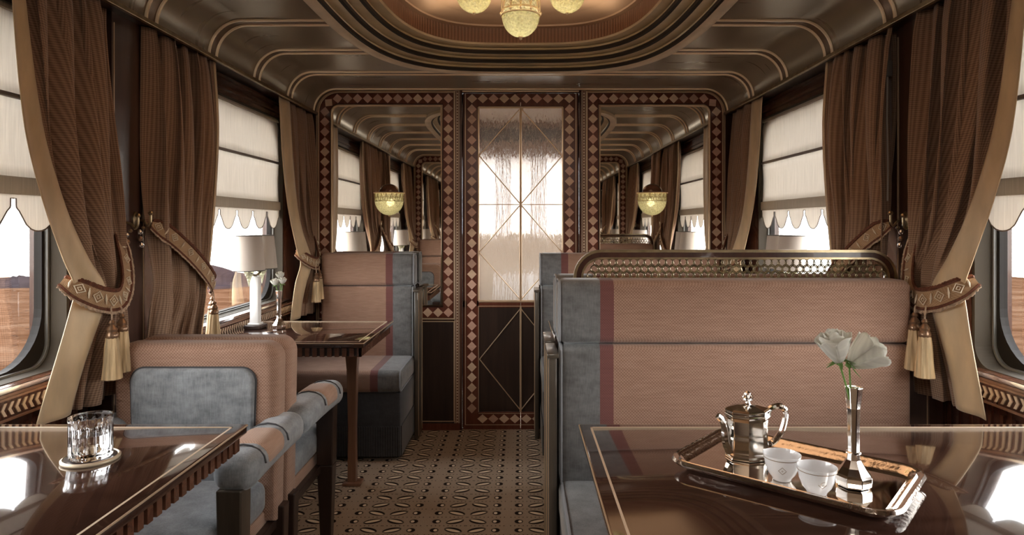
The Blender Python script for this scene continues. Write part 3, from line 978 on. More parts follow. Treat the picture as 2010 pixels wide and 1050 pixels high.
def hook(sg, y, z, lab, x=1.405):
    T = lambda a, b, c: (sg * a, b, c)
    root = thing('curtain_hook', lab, 'hook', (sg * x, y, z), 'brass curtain hooks')
    m = MB(T)
    # back plate (rosette) as a lathe around x
    pr = [(.020, 0), (.020, .004), (.012, .008), (.006, .010), (0, .010)]
    vs = []; fs = []; n = 16
    for r, h in pr:
        for j in range(n): vs.append((x - h, y + r * math.cos(2 * PI * j / n), z + r * 1.5 * math.sin(2 * PI * j / n)))
    for i in range(len(pr) - 1):
        for j in range(n): fs.append((i * n + j, i * n + (j + 1) % n, (i + 1) * n + (j + 1) % n, (i + 1) * n + j))
    m.add(vs, fs, 0, True); m.build('back_plate', 'brass_dark', root)
    m = MB(T)
    m.tube(catmull([(x - .005, y, z), (x - .03, y, z - .005), (x - .045, y, z - .022), (x - .055, y, z - .01), (x - .056, y, z + .018)], 6), .0045, 8)
    for dz_, r in ((.024, .009), (-.03, .007)):
        m.lathe((x - .056 if dz_ > 0 else x - .03, y, z + dz_), [(0, -r), (r * .7, -r * .7), (r, 0), (r * .7, r * .7), (0, r)], 12)
    m.build('hook_arm', 'brass_dark', root)
    for k in range(3):
        m = MB(T); m.lathe((x - .018, y - .004 + .004 * k, z - .045 - .024 * k), [(0, -.011), (.008, -.007), (.010, 0), (.007, .007), (0, .011)], 12)
        m.build('bead', 'bead' if k % 2 else 'chrome', root)

# (side, fixed y, lead keypoints, tie lead y, label bits)
near_lead = [(.78, 1.85), (.95, 1.91), (1.10, 1.965), (1.16, 1.985), (1.25, 1.94), (1.40, 1.88), (1.635, 1.815), (2.09, 1.78)]
near_lead_r = [(.78, 1.93), (.95, 1.96), (1.10, 1.985), (1.16, 1.995), (1.25, 1.96), (1.40, 1.90), (1.635, 1.83), (2.09, 1.79)]
far_lead_a = [(.78, 2.80), (1.0, 2.81), (1.12, 2.83), (1.25, 2.87), (1.5, 2.95), (1.8, 3.0), (2.09, 2.985)]
far_lead_b = [(.78, 3.90), (1.0, 3.94), (1.12, 4.02), (1.2, 3.96), (1.4, 3.87), (1.7, 3.80), (2.09, 3.77)]
rear_lead = [(z_, 2 * YM - y_) for z_, y_ in far_lead_b]
spec = [
    (-1, 2.245, near_lead, 'A', 'big and nearest on the left, by the water glass table'),
    (-1, 2.44, far_lead_a, 'B', 'on the left, behind the two armchairs'),
    (-1, 4.34, far_lead_b, 'A', 'narrow, in the far left corner beside the far bench'),
    (1, 2.285, near_lead_r, 'A', 'big and nearest on the right, by the tray table'),
    (1, 2.44, far_lead_a, 'B', 'on the right, behind the fretwork screen'),
    (1, 4.34, far_lead_b, 'A', 'narrow, in the far right corner beside the mirror'),
    (-1, .42, rear_lead, 'A', 'in the rear corner, seen only in the left mirror'),
    (1, .42, rear_lead, 'A', 'in the rear corner, seen only in the right mirror'),
]
TA = [(-.02, 1.375, 1.345), (.06, 1.335, 1.255), (.22, 1.300, 1.165), (.45, 1.283, 1.115), (.72, 1.290, 1.12), (.95, 1.315, 1.15), (1.06, 1.36, 1.185)]
TB = [(-.02, 1.355, 1.355), (.15, 1.325, 1.315), (.40, 1.300, 1.245), (.68, 1.292, 1.170), (.92, 1.300, 1.105), (1.04, 1.34, 1.085)]
for i, (sg, yf, ld, typ, lab) in enumerate(spec):
    curtain(sg, yf, ld, 'brown curtain with gold lining, ' + lab, 11 + i, 6 if i not in (2, 5) else 5, {1: 'slim', 4: 'slim', 2: 'wide', 5: 'wide'}.get(i))
    yl = interp(ld, 1.13)
    tl = lab.replace('first curtain', 'the first curtain').replace('second curtain', 'the second curtain').replace('narrow curtain', 'the narrow curtain').replace('left curtain', 'the curtain').replace('right curtain', 'the curtain')
    short = {0: 'the big near left curtain', 1: 'the left curtain behind the armchairs', 2: 'the narrow far left curtain', 3: 'the big near right curtain',
             4: 'the right curtain behind the fretwork screen', 5: 'the narrow far right curtain', 6: 'the rear curtain seen in the left mirror', 7: 'the rear curtain seen in the right mirror'}[i]
    tieback(sg, yf, yl, TA if typ == 'A' else TB, 'fringed tieback with gold tassels on ' + short, 1.34,
            (.64, .56) if typ == 'A' else (.93, .99), seed=i)
    hy = yf + (.02 if yf > YM - .1 and i in (0, 3) else 0)
    hx = 1.405 if i in (0, 1, 3, 4) else XW
    hook(sg, {0: 2.335, 3: 2.335, 1: 2.415, 4: 2.415}.get(i, yf + (.02 if yf > 3 else -.02)), 1.37 if typ == 'B' else 1.36, 'brass hook holding back ' + short, hx)

root = thing('blind_cord', 'thin pale cord hanging at the right pillar between two curtains', 'cord', (1.36, 2.455, 1.96))
m = MB(); m.tube([(1.36, 2.455, 1.96), (1.358, 2.455, 1.75), (1.362, 2.456, 1.55), (1.36, 2.455, 1.44)], .0035, 6); m.build('cord', 'blind', root)
m = MB(); m.rbox(1.350, 1.375, 2.445, 2.465, 1.90, 1.96, .004, 2); m.build('cord_guide', 'frame_bead', root)

# ------------------------------------------------------------------ benches
def bench(T, L, lab, origin, fret=False):
    root = thing('upholstered_bench', lab, 'bench', origin, 'peach and blue grey benches')
    s1, s2 = .137, .181
    cuts = [(0, s1), (0, s2)]
    matf = lambda c: 0 if c.x < s1 else (1 if c.x < s2 else 2)
    mats = ['blue', 'maroon', 'peach']
    def puff(x, y, z): return (x, y, z)
    m = MB(T); m.rbox(0, L - .165, .012, .145, .966, 1.172, .028, 5, cuts=cuts, matf=matf); m.build('head_cushion', mats, root, angle=60)
    m = MB(T); m.rbox(.008, L - .165, .02, .138, .50, .962, .022, 5, cuts=cuts, matf=matf); m.build('back_cushion', mats, root, angle=60)
    m = MB(T); m.rbox(.004, L, .10, .585, .395, .522, .032, 5, cuts=cuts, matf=matf); m.build('seat', mats, root, angle=60)
    m = MB(T)
    for yy, zz, rr in ((.143, .97, .004), (.143, 1.166, .004)):
        pass
    # piping round the aisle ends
    def rr_path(y0, y1, z0, z1, r, x):
        return [(x, p[0], p[1]) for p in rrect(y0, y1, z0, z1, r, 5)]
    m.tube(rr_path(.016, .141, .970, 1.168, .026, .006), .0045, 6, closed=True)
    m.tube(rr_path(.024, .134, .504, .958, .02, .012), .004, 6, closed=True)
    m.tube(rr_path(.104, .581, .399, .518, .03, .012), .0045, 6, closed=True)
    m.build('piping', 'piping_blue', root)
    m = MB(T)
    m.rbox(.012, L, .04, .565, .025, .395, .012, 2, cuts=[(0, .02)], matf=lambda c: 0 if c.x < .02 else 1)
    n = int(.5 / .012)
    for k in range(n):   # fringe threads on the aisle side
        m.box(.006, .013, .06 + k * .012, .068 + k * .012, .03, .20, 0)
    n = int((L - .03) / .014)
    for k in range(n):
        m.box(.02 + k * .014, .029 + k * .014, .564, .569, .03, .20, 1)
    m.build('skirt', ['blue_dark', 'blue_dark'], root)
    m = MB(T)
    m.rbox(-.03, -.004, .0, .17, 0, .93, .004, 2, 0)
    m.box(-.032, -.026, .006, .012, .02, .92, 1); m.box(-.032, -.026, .158, .164, .02, .92, 1)
    m.rbox(-.036, .0, .0, .20, .93, .945, .004, 2, 2)
    m.build('side_post', ['post_wood', 'gold_trim', 'post_wood'], root)
    m = MB(T); m.box(.0, L - .17, 0, .012, .02, .96); m.build('back_board', 'dark_wood', root)
    return root
XA = .12
bench(lambda a, b, z: (XA + a, 2.283 - b, z), 1.315, 'wide peach bench with blue grey aisle edge facing us behind the tea table', (.12, 2.283, 0))
bench(lambda a, b, z: (XA + a, 2.322 + b, z), 1.315, 'wide bench back to back behind the near right bench, facing away', (.12, 2.322, 0))
bench(lambda a, b, z: (XA + a, 4.345 - b, z), 1.315, 'wide bench against the end wall under the right mirror, mostly hidden', (.12, 4.345, 0))
bench(lambda a, b, z: (-.675 - a, 4.345 - b, z), .76, 'narrow peach bench with blue grey edge against the end wall at far left', (-.675, 4.345, 0))
bench(lambda a, b, z: (-.675 - a, .405 + b, z), .76, 'narrow peach bench against the rear wall on the left, seen in the left mirror', (-.675, .405, 0))

# ------------------------------------------------------------------ fretwork screen
def fret():
    y = 2.2965
    root = thing('fretwork_screen', 'pierced brass fretwork screen in a rounded wooden frame above the near right bench', 'screen', (.74, y, 1.0))
    x0, x1, z0, z1, r = .183, 1.30, .96, 1.265, .095
    P = [(x0, z0)] + [(p[0], p[1]) for p in reversed(arc(x0 + r, z1 - r, r, 90, 180))] + arc(x1 - r, z1 - r, r, 90, 0) + [(x1, z0)]
    def band(o0, o1, ya, yb, m, mi):
        a = outline(P, -o0); b = outline(P, -o1); n = len(P)
        vs = [(p[0], ya, p[1]) for p in a] + [(p[0], ya, p[1]) for p in b] + [(p[0], yb, p[1]) for p in a] + [(p[0], yb, p[1]) for p in b]
        fs = []
        for i in range(n - 1):
            fs += [(i, i + 1, n + i + 1, n + i), (2 * n + i, 3 * n + i, 3 * n + i + 1, 2 * n + i + 1), (i, 2 * n + i, 2 * n + i + 1, i + 1), (n + i, n + i + 1, 3 * n + i + 1, 3 * n + i)]
        m.add(vs, fs, mi, True)
    m = MB()
    band(0, .009, y - .0125, y + .0125, m, 0); band(.009, .026, y - .010, y + .010, m, 1); band(.026, .033, y - .0125, y + .0125, m, 0)
    m.build('frame', ['brass_dark', 'mahogany'], root, angle=50)
    m = MB()
    pit = .0245; i = 0
    xx0, xx1, zz1 = x0 + .034, x1 - .034, z1 - .034
    def inside(x, z, g=0):
        rr = r - .034
        if x < xx0 + g or x > xx1 - g or z > zz1 - g: return False
        for cx_, s in ((xx0 + rr, -1), (xx1 - rr, 1)):
            if (x - cx_) * s > 0 and z > zz1 - rr:
                return (x - cx_) ** 2 + (z - (zz1 - rr)) ** 2 < (rr - g) ** 2
        return True
    nz = 5; R = pit * .62
    for j in range(nz):
        zc = zz1 - .012 - j * pit * .86
        k = 0
        while True:
            xc = xx0 + .004 + k * pit + (j % 2) * pit / 2; k += 1
            if xc > xx1: break
            if not inside(xc, zc, -.002): continue
            q = [(xc + R * math.cos(t * PI / 5), y, zc + R * math.sin(t * PI / 5)) for t in range(10)]
            if all(inside(a[0], a[2], -.006) for a in q): m.tube(q, .0021, 4, 0, closed=True, flat=1.6)
    m.box(xx0, xx1, y - .006, y + .006, .962, zz1 - nz * pit * .86, 0)
    m.build('pierced_lattice', 'lattice_metal', root)
fret()

# ------------------------------------------------------------------ armchairs
def armchair(dirn, lab):
    """dirn -1 faces the camera, +1 faces away; back plane at y 2.215"""
    cx = -1.04; yb = 2.218
    T = lambda a, b, z: (cx + a, yb + dirn * (b + .004), z)
    root = thing('armchair', lab, 'armchair', (cx, yb + dirn * .25, 0), 'peach and blue armchairs back to back')
    hw = .264
    # backrest: rounded shield extruded
    def shield(hw_, z0, z1, r):
        return [(-hw_ + .01, z0), (hw_ - .01, z0)] + [(p[0], p[1]) for p in arc(hw_ - r, z1 - r, r, 0, 90)] + [(p[0], p[1]) for p in arc(-hw_ + r, z1 - r, r, 90, 180)]
    def pad(poly, b0, b1, rb, m, mi=0, nlay=6):
        """extruded outline with rounded front edge"""
        P = [Vector(p) for p in poly]; c = sum(P, Vector((0, 0))) / len(P); n = len(P)
        lay = []
        for k in range(nlay + 1):
            t = PI / 2 * k / nlay
            lay.append((rb * (1 - math.sin(t)), b0 + rb * (1 - math.cos(t))))
        lay2 = [(rb * (1 - math.cos(PI / 2 * k / nlay)), b1 - rb * (1 - math.sin(PI / 2 * k / nlay))) for k in range(nlay + 1)]
        lays = lay + lay2
        vs = []
        for ins, bb in lays:
            for i, p in enumerate(P):
                a = P[i - 1]; d = P[(i + 1) % n]; t = (d - a).normalized(); nn = Vector((t.y, -t.x))
                if nn.dot(p - c) < 0: nn = -nn
                q = p - nn * ins; vs.append((q.x, bb, q.y))
        fs = []
        for l in range(len(lays) - 1):
            for i in range(n): fs.append((l * n + i, l * n + (i + 1) % n, (l + 1) * n + (i + 1) % n, (l + 1) * n + i))
        fs.append(tuple(range(n))); fs.append(tuple(reversed([(len(lays) - 1) * n + i for i in range(n)])))
        m.add(vs, fs, mi, True)
    m = MB(T); pad(shield(hw, .40, .972, .055), .0, .108, .034, m); m.build('backrest', 'peach', root, angle=70)
    m = MB(T); pad(shield(.198, .50, .897, .045), .098, .122, .013, m); pn = m.build('back_panel', 'blue_light', root, angle=70); pn['label'] = 'blue velvet panel'
    m = MB(T); S = shield(.199, .50, .898, .045)
    m.tube([(p[0], .110, p[1]) for p in S], .0035, 6, closed=True)
    S2 = shield(hw - .004, .40, .968, .051)
    m.build('panel_piping', 'piping_dark', root)
    m = MB(T); m.tube([(p[0], .088, p[1]) for p in shield(hw - .012, .42, .960, .045)], .0035, 6, closed=True)
    m.tube([(p[0], .014, p[1]) for p in shield(hw - .012, .42, .960, .045)], .0035, 6, closed=True)
    m.build('back_piping', 'peach2', root)
    m = MB(T); m.rbox(-.235, .235, .10, .50, .435, .545, .035, 5); m.build('seat', 'blue_light', root)
    m = MB(T); m.rbox(-.225, .225, .05, .475, .35, .44, .01, 2); m.build('seat_apron', 'peach2', root)
    for s in (-1, 1):
        a0, a1 = sorted((s * .205, s * .325))
        def warp(x, y, z):
            t = max(0, min(1, y / .46))
            return (x + s * .006 * t, y, z + .006 * math.sin(t * PI) - .004 * t)
        m = MB(T); m.rbox(a0, a1, .0, .458, .635, .735, .042, 6, warp=warp, sub=5); arm = m.build('arm', 'blue_light', root, angle=70)
        m = MB(T); m.rbox(a0 - .003, a1 + .003, .190, .375, .648, .739, .043, 6, warp=warp, sub=3)
        pt = m.build('arm_patch', 'peach2', arm, angle=70); pt['label'] = 'peach cloth patch'
        m = MB(T)
        for yy in (.190, .375):
            m.tube([warp(s * .265 + .0635 * math.cos(q * PI / 8), yy, .69 + .051 * math.sin(q * PI / 8)) for q in range(9)], .0028, 6)
        m.build('patch_piping', 'piping_dark', arm)
        m = MB(T)
        ww, wb = .033, .022
        def post(x, y, z0, z1, r0, r1):
            vs = []
            for z_, r_ in ((z0, r0), (z1, r1)):
                vs += [(x - r_, y - r_, z_), (x + r_, y - r_, z_), (x + r_, y + r_, z_), (x - r_, y + r_, z_)]
            m.add(vs, [(0, 1, 2, 3), (4, 7, 6, 5), (0, 4, 5, 1), (1, 5, 6, 2), (2, 6, 7, 3), (3, 7, 4, 0)], 0)
        post(s * .265, .425, 0, .40, .018, .031); post(s * .265, .425, .40, .645, .031, .034)
        m.build('leg', 'post_wood' if dirn < 0 else 'dark_wood', root, bevel=.004)
        m = MB(T); post(s * .248, .045, 0, .44, .016, .026); m.build('leg', 'dark_wood', root, bevel=.004)
        m = MB(T); m.box(min(s * .225, s * .25), max(s * .225, s * .25), .06, .42, .37, .40); m.build('side_rail', 'dark_wood', root, bevel=.003)
    return root
armchair(-1, 'near armchair with blue velvet back panel, facing us at the left table')
armchair(1, 'farther armchair facing away towards the far left table, back to back with the near one')

# ------------------------------------------------------------------ tables
def table(sg, xa, xb, y0, y1, legx, lab, lx=None):
    """xa aisle edge, xb wall edge, both positive"""
    T = lambda x, y, z: (sg * x, y, z)
    root = thing('dining_table', lab, 'table', (sg * (xa + xb) / 2, (y0 + y1) / 2, 0), 'polished mahogany tables')
    m = MB(T); m.rbox(xa, xb, y0, y1, TZ - .024, TZ, .004, 2); m.build('tabletop', 'tabletop', root)
    m = MB(T); t = TZ + .0004; i = .026; w = .005
    zb_ = TZ - .001
    m.box(xa + i, xa + i + w, y0 + i, y1 - i, zb_, t); m.box(xa + i, xb - .004, y0 + i, y0 + i + w, zb_, t); m.box(xa + i, xb - .004, y1 - i - w, y1 - i, zb_, t)
    m.build('inlay_line', 'inlay_cream', root)
    m = MB(T); e = .0015
    m.box(xa - e, xa + .002, y0, y1, TZ - .005, TZ - .0015); m.box(xa, xb, y0 - e, y0 + .002, TZ - .005, TZ - .0015); m.box(xa, xb, y1 - .002, y1 + e, TZ - .005, TZ - .0015)
    m.build('edge_line', 'gold_trim', root)
    m = MB(T); q = .014
    m.box(xa + q + .01, xb - .002, y0 + q + .01, y1 - q - .01, TZ - .064, TZ - .0245, 0)
    k = y0 + q
    while k < y1 - q - .02:
        m.box(xa + q, xa + q + .012, k, k + .020, TZ - .066, TZ - .026, 1); k += .033
    k = xa + q
    while k < xb - .03:
        for (p, r_) in ((y0 + q, y0 + q + .012), (y1 - q - .012, y1 - q)):
            m.box(k, k + .020, p, r_, TZ - .066, TZ - .026, 1)
        k += .033
    m.build('apron', ['dark_wood', 'table_edge'], root, bevel=.001)
    m = MB(T)
    yc = (y0 + y1) / 2 + .10 if lx is None else lx
    prof = [(.0, .022, .022), (.30, .020, .020), (.60, .026, .024), (.70, .034, .030), (TZ - .064, .046, .036)]
    vs = []
    for z_, hx, hy in prof: vs += [(legx - hx, yc - hy, z_), (legx + hx, yc - hy, z_), (legx + hx, yc + hy, z_), (legx - hx, yc + hy, z_)]
    fs = [(0, 3, 2, 1)] + [(4 * (len(prof) - 1) + k for k in range(4))]
    fs = [(0, 3, 2, 1), tuple(4 * (len(prof) - 1) + k for k in range(4))]
    for l in range(len(prof) - 1):
        for k in range(4): fs.append((4 * l + k, 4 * l + (k + 1) % 4, 4 * l + 4 + (k + 1) % 4, 4 * l + 4 + k))
    m.add(vs, fs, 0); m.build('leg', 'leg_wood', root, bevel=.003)
    m = MB(T); m.rbox(legx - .05, legx + .045, yc - .04, yc + .04, .0, .016, .004, 2); m.build('foot_plate', 'leg_wood', root)
    return root
table(-1, .715, 1.434, 1.05, 1.733, .90, 'polished mahogany table at bottom left carrying the water glass', 1.38)
table(-1, .695, 1.434, 2.93, 3.61, .878, 'mahogany table with lamp and flower vase by the far left window', 3.46)
table(1, .153, 1.434, 1.05, 1.733, .36, 'wide polished mahogany table at bottom right carrying the silver tray', 1.38)
table(1, .153, 1.434, 2.93, 3.61, .36, 'wide mahogany table hidden behind the fretwork screen', 3.46)

# ------------------------------------------------------------------ lamps on tables
def table_lamp(loc, lab):
    root = thing('table_lamp', lab, 'lamp', loc, 'twin shade table lamps')
    x, y, z = loc
    m = MB(); m.rbox(x - .045, x + .045, y - .045, y + .045, z, z + .016, .004, 2); m.build('base', 'dark_wood', root)
    m = MB()
    m.rbox(x - .03, x + .03, y - .03, y + .03, z + .0162, z + .026, .003, 2)
    m.rbox(x - .022, x + .022, y - .022, y + .022, z + .026, z + .262, .005, 2)
    m.build('column', 'white_stone', root)
    m = MB(); m.tube([(x, y - .08, z + .285), (x, y - .04, z + .272), (x, y, z + .265), (x, y + .04, z + .272), (x, y + .08, z + .285)], .006, 8)
    m.build('arm', 'brass_dark', root)
    for s in (-1, 1):
        yy = y + s * .082
        m = MB(); n = 40
        m.lathe((x, yy, z), [(.0765, .295), (.060, .468)], n, 0); m.lathe((x, yy, z), [(.0745, .295), (.058, .468)], n, 0)
        sh = m.build('lamp_shade', 'shade', root, normals=False)
        m = MB()
        for r_, z_ in ((.0765, .296), (.060, .467)):
            m.tube([(x + r_ * math.cos(2 * PI * k / 32), yy + r_ * math.sin(2 * PI * k / 32), z + z_) for k in range(32)], .0022, 5, closed=True)
        m.build('shade_trim', 'shade_trim', sh)
        m = MB(); m.lathe((x, yy, z), [(0, .215), (.003, .225), (.010, .255), (.024, .285), (.027, .300), (.0, .300)], 12, smooth=False)
        m.build('crystal_drop', 'lamp_glass', root)
    return root
lamp0 = table_lamp((-1.345, 3.36, TZ), 'white column lamp with two linen shades on the far left table')
def place(src, loc, lab, group=None):
    c = copy_tree(src); c.location = loc; c['label'] = lab
    if group: c['group'] = group
    return c
place(lamp0, (1.345, 3.36, TZ), 'white column lamp with two linen shades on the far right table, over the fretwork screen')
place(lamp0, (-1.345, 1.28, TZ), 'white column lamp on the near left table, seen in the left mirror')
place(lamp0, (1.345, 1.28, TZ), 'white column lamp on the near right table, seen in the right mirror')

# ------------------------------------------------------------------ bud vases and flowers
def bud_vase(loc, lab):
    root = thing('bud_vase', lab, 'vase', loc, 'slim silver bud vases')
    prof = [(0, 0), (.030, .0), (.0335, .004), (.0345, .012), (.0345, .020), (.031, .024), (.022, .036), (.0135, .050), (.0115, .062), (.0115, .105), (.013, .150), (.0175, .188), (.0180, .191), (.0150, .190), (.0115, .150), (.009, .08), (0, .07)]
    m = MB(); m.lathe(loc, prof, 8, 0, smooth=False); m.build('vase_body', 'silver', root, bevel=.0012)
    m = MB(); m.tube([(loc[0] + .0125 * math.cos(k * PI / 8), loc[1] + .0125 * math.sin(k * PI / 8), loc[2] + .0635) for k in range(16)], .002, 6, closed=True)
    m.build('collar', 'silver', root)
    return root
vase0 = bud_vase((.648, 1.29, TZ + .0145), 'faceted silver bud vase with two white roses on the tray')
place(vase0, (-1.215, 3.33, TZ), 'slim silver vase of pale flowers on the far left table')
place(vase0, (-1.2, 1.6, TZ), 'slim silver vase near the wall on the near left table, seen in a mirror') if False else None

def rose(base, head, r, aim, lab, group, seed, small=False):
    """base = point in the vase, head = centre of the blossom, aim = axis"""
    rnd = random.Random(seed)
    ax = Vector(aim).normalized(); head = Vector(head); base = Vector(base)
    root = thing('white_rose', lab, 'flower', tuple(base), group)
    u = ax.orthogonal().normalized(); w = ax.cross(u)
    def P(a, rad, h): return head + u * (rad * math.cos(a)) + w * (rad * math.sin(a)) + ax * h
    m = MB()
    layers = [(3, .20, 1.0, .3), (4, .36, 1.0, .9), (5, .54, .93, 1.05), (6, .74, .78, 1.1)] if not small else [(4, .4, .7, .6), (5, .8, .5, 1.0)]
    for li, (cnt, rad, top, wd) in enumerate(layers):
        for k in range(cnt):
            a0 = 2 * PI * k / cnt + li * .7 + rnd.uniform(-.2, .2)
            span = 2 * PI / cnt * (1.05 if li else 1.5) * .62
            tilt = rnd.uniform(.9, 1.1)
            def pet(s, t, a0=a0, span=span, rad=rad, top=top, tilt=tilt, li=li):
                ss = (s - .5) * 2
                a = a0 + ss * span
                prof = rad * r * (.25 + .75 * math.sin(min(1, t * 1.15) * PI / 2)) * (1 + .16 * li / 3 * max(0, t - .7) / .3) * tilt
                hh = r * (-.62 + (top + .62) * t * (1 - .16 * ss * ss * t)) + .03 * r * math.sin(5 * ss + li)
                if t > .85: hh -= (t - .85) * r * .5 * (li / 3)
                pinch = 1 - .06 * abs(ss)
                return tuple(P(a, prof * pinch, hh))
            m.grid(pet, 8, 8, 0, True)
    m.build('blossom', 'petal', root, solid=.0007, normals=False, angle=180)
    m = MB()
    bot = head - ax * r * .66
    mid = base.lerp(bot, .55) + Vector((rnd.uniform(-.003, .003), 0, 0))
    m.tube(catmull([base, mid, bot], 6), .0019, 6)
    m.lathe((0, 0, 0), [(0, 0)], 3) if False else None
    st = m.build('stem', 'stem', root)
    m = MB()
    for k in range(5):
        a = 2 * PI * k / 5 + rnd.uniform(-.3, .3); L = r * rnd.uniform(.65, .95)
        p0 = bot + ax * r * .05
        out = (u * math.cos(a) + w * math.sin(a))
        pts = [p0, p0 + out * L * .45 - ax * r * .02, p0 + out * L * .85 - ax * r * rnd.uniform(.0, .3)]
        side = ax.cross(out)
        vs = [pts[0] - side * .0015, pts[0] + side * .0015, pts[1] - side * .0045, pts[1] + side * .0045, pts[2]]
        m.add(vs, [(0, 1, 3, 2), (2, 3, 4)], 0, True)
    m.lathe((bot.x, bot.y, bot.z), [(0, -.006), (.005, -.003), (.0065, .004), (.004, .008)], 10)
    m.build('sepals', 'leaf', root, solid=.0006)
def px(X, Yp, Z):  # pixel at depth -> world
    s = F / Z; return ((X - 1022) / s, Z, H - (Yp - 442) / s)
Zv = 1.29
vt = (.648, 1.29, TZ + .0145 + .13)
rose(vt, px(1640, 687, 1.27), .039, (-.30, -.05, 1), 'white rose leaning left in the tray vase', 'roses in the tray vase', 3)
rose((vt[0] + .002, vt[1], vt[2]), px(1692, 700, 1.28), .044, (.85, -.08, .62), 'bigger white rose leaning right in the tray vase', 'roses in the tray vase', 5)
vf = (-1.215, 3.33, TZ + .13)
for k, (dx, dy, dz_, lb) in enumerate(((-.016, -.01, .235, 'left and lower'), (.018, .0, .240, 'right'), (.002, .012, .268, 'topmost'))):
    rose(vf, (vf[0] + dx, vf[1] + dy, TZ + dz_), .026, (dx * 8, -.2, 1), 'small pale flower in the far left vase, the %s one' % lb, 'pale flowers in the far vase', 20 + k, True)

# ------------------------------------------------------------------ tray
TC = (.566, 1.372); TA_ = math.radians(-40.6)
def tray():
    root = thing('serving_tray', 'silver tray with rounded corners and engraved rim on the right table', 'tray', (TC[0], TC[1], TZ))
    ca, sa = math.cos(TA_), math.sin(TA_)
    def R(x, y, z): return (TC[0] + x * ca - y * sa, TC[1] + x * sa + y * ca, TZ + z)
    hl, hw_, r = .222, .150, .055
    m = MB(R)
    P0 = rrect(-hl, hl, -hw_, hw_, r, 8)
    def off(d): return rrect(-hl + d, hl - d, -hw_ + d, hw_ - d, max(.01, r - d), 8)
    rings = [(off(0.0), .022), (off(.004), .028), (off(.010), .027), (off(.014), .023), (off(.018), .0255), (off(.024), .021), (off(.030), .0135), (off(.034), .0125)]
    n = len(P0); vs = []
    for ri, zz in rings: vs += [(p[0], p[1], zz) for p in ri]
    und = [(off(.030), .004), (off(.006), .016), (off(0), .022)]
    fs = []
    for l in range(len(rings) - 1):
        for i in range(n): fs.append((l * n + i, l * n + (i + 1) % n, (l + 1) * n + (i + 1) % n, (l + 1) * n + i))
    m.add(vs, fs, 0, True)
    vs = []
    for ri, zz in und: vs += [(p[0], p[1], zz) for p in ri]
    fs = []
    for l in range(2):
        for i in range(n): fs.append((l * n + i, l * n + (i + 1) % n, (l + 1) * n + (i + 1) % n, (l + 1) * n + i))
    m.add(vs, fs, 0, True)
    m.build('rim', 'tray_rim', root, angle=60, normals=False)
    m = MB(R); I = off(.034); J = off(.030)
    m.prism(I, 2, .004, .0135, 0); m.build('tray_base', 'silver_tray', root)
    m = MB(R)
    for sx in (-1, 1):
        for sy in (-1, 1): m.lathe((sx * .15, sy * .09, 0), [(0, 0), (.008, 0), (.010, .005), (0, .005)], 10)
    m.build('foot', 'silver', root)
tray()
TT = TZ + .014

# ------------------------------------------------------------------ teapot
def teapot():
    cx, cy = .497, 1.45; z = TT
    root = thing('teapot', 'faceted silver teapot with curved spout on the tray', 'teapot', (cx, cy, z))
    th = math.radians(12)
    def R(a, b, c): return (cx + a * math.cos(th) - b * math.sin(th), cy + a * math.sin(th) + b * math.cos(th), z + c)
    m = MB(R)
    prof = [(0, 0), (.050, 0), (.050, .004), (.046, .008), (.0455, .014), (.044, .05), (.0445, .082), (.050, .089), (.051, .094), (.047, .098), (0, .098)]
    m.lathe((0, 0, 0), prof, 8, 0, a0=PI / 8, a1=2 * PI + PI / 8, smooth=False, sx=1.0, sy=.82)
    m.build('pot_body', 'silver', root, bevel=.0015)
    m = MB(R); m.lathe((0, 0, 0), [(.049, .0985), (.050, .103), (.045, .107), (.020, .113), (.008, .114), (0, .114)], 8, 0, a0=PI / 8, a1=2 * PI + PI / 8, smooth=False, sx=1, sy=.82)
    lid = m.build('lid', 'silver', root, bevel=.001)
    m = MB(R); m.lathe((0, 0, 0), [(.008, .113), (.005, .117), (.0045, .120), (.009, .124), (.0095, .128), (.004, .132), (.0075, .136), (.007, .140), (.002, .143), (0, .144)], 8, smooth=False)
    for k in range(4):
        a = k * PI / 2 + PI / 4
        m.tube([(.008 * math.cos(a), .008 * math.sin(a), .122), (.011 * math.cos(a), .011 * math.sin(a), .130), (.006 * math.cos(a), .006 * math.sin(a), .138)], .0016, 5)
    m.build('finial', 'silver', lid)
    m = MB(R); P = catmull([(-.040, 0, .014), (-.050, 0, .036), (-.053, 0, .062), (-.060, 0, .082), (-.072, 0, .094)], 6)
    rr = [lerp(.013, .0065, i / (len(P) - 1)) for i in range(len(P))]
    m.tube(P, rr, 8, flat=.8); m.build('spout', 'silver', root)
    m = MB(R); P = catmull([(.046, 0, .090), (.056, 0, .103), (.078, 0, .106), (.091, 0, .096), (.090, 0, .074), (.080, 0, .046), (.060, 0, .026), (.043, 0, .024)], 6)
    m.tube(P, .0062, 8, flat=1.25); m.build('handle', 'silver', root)
teapot()

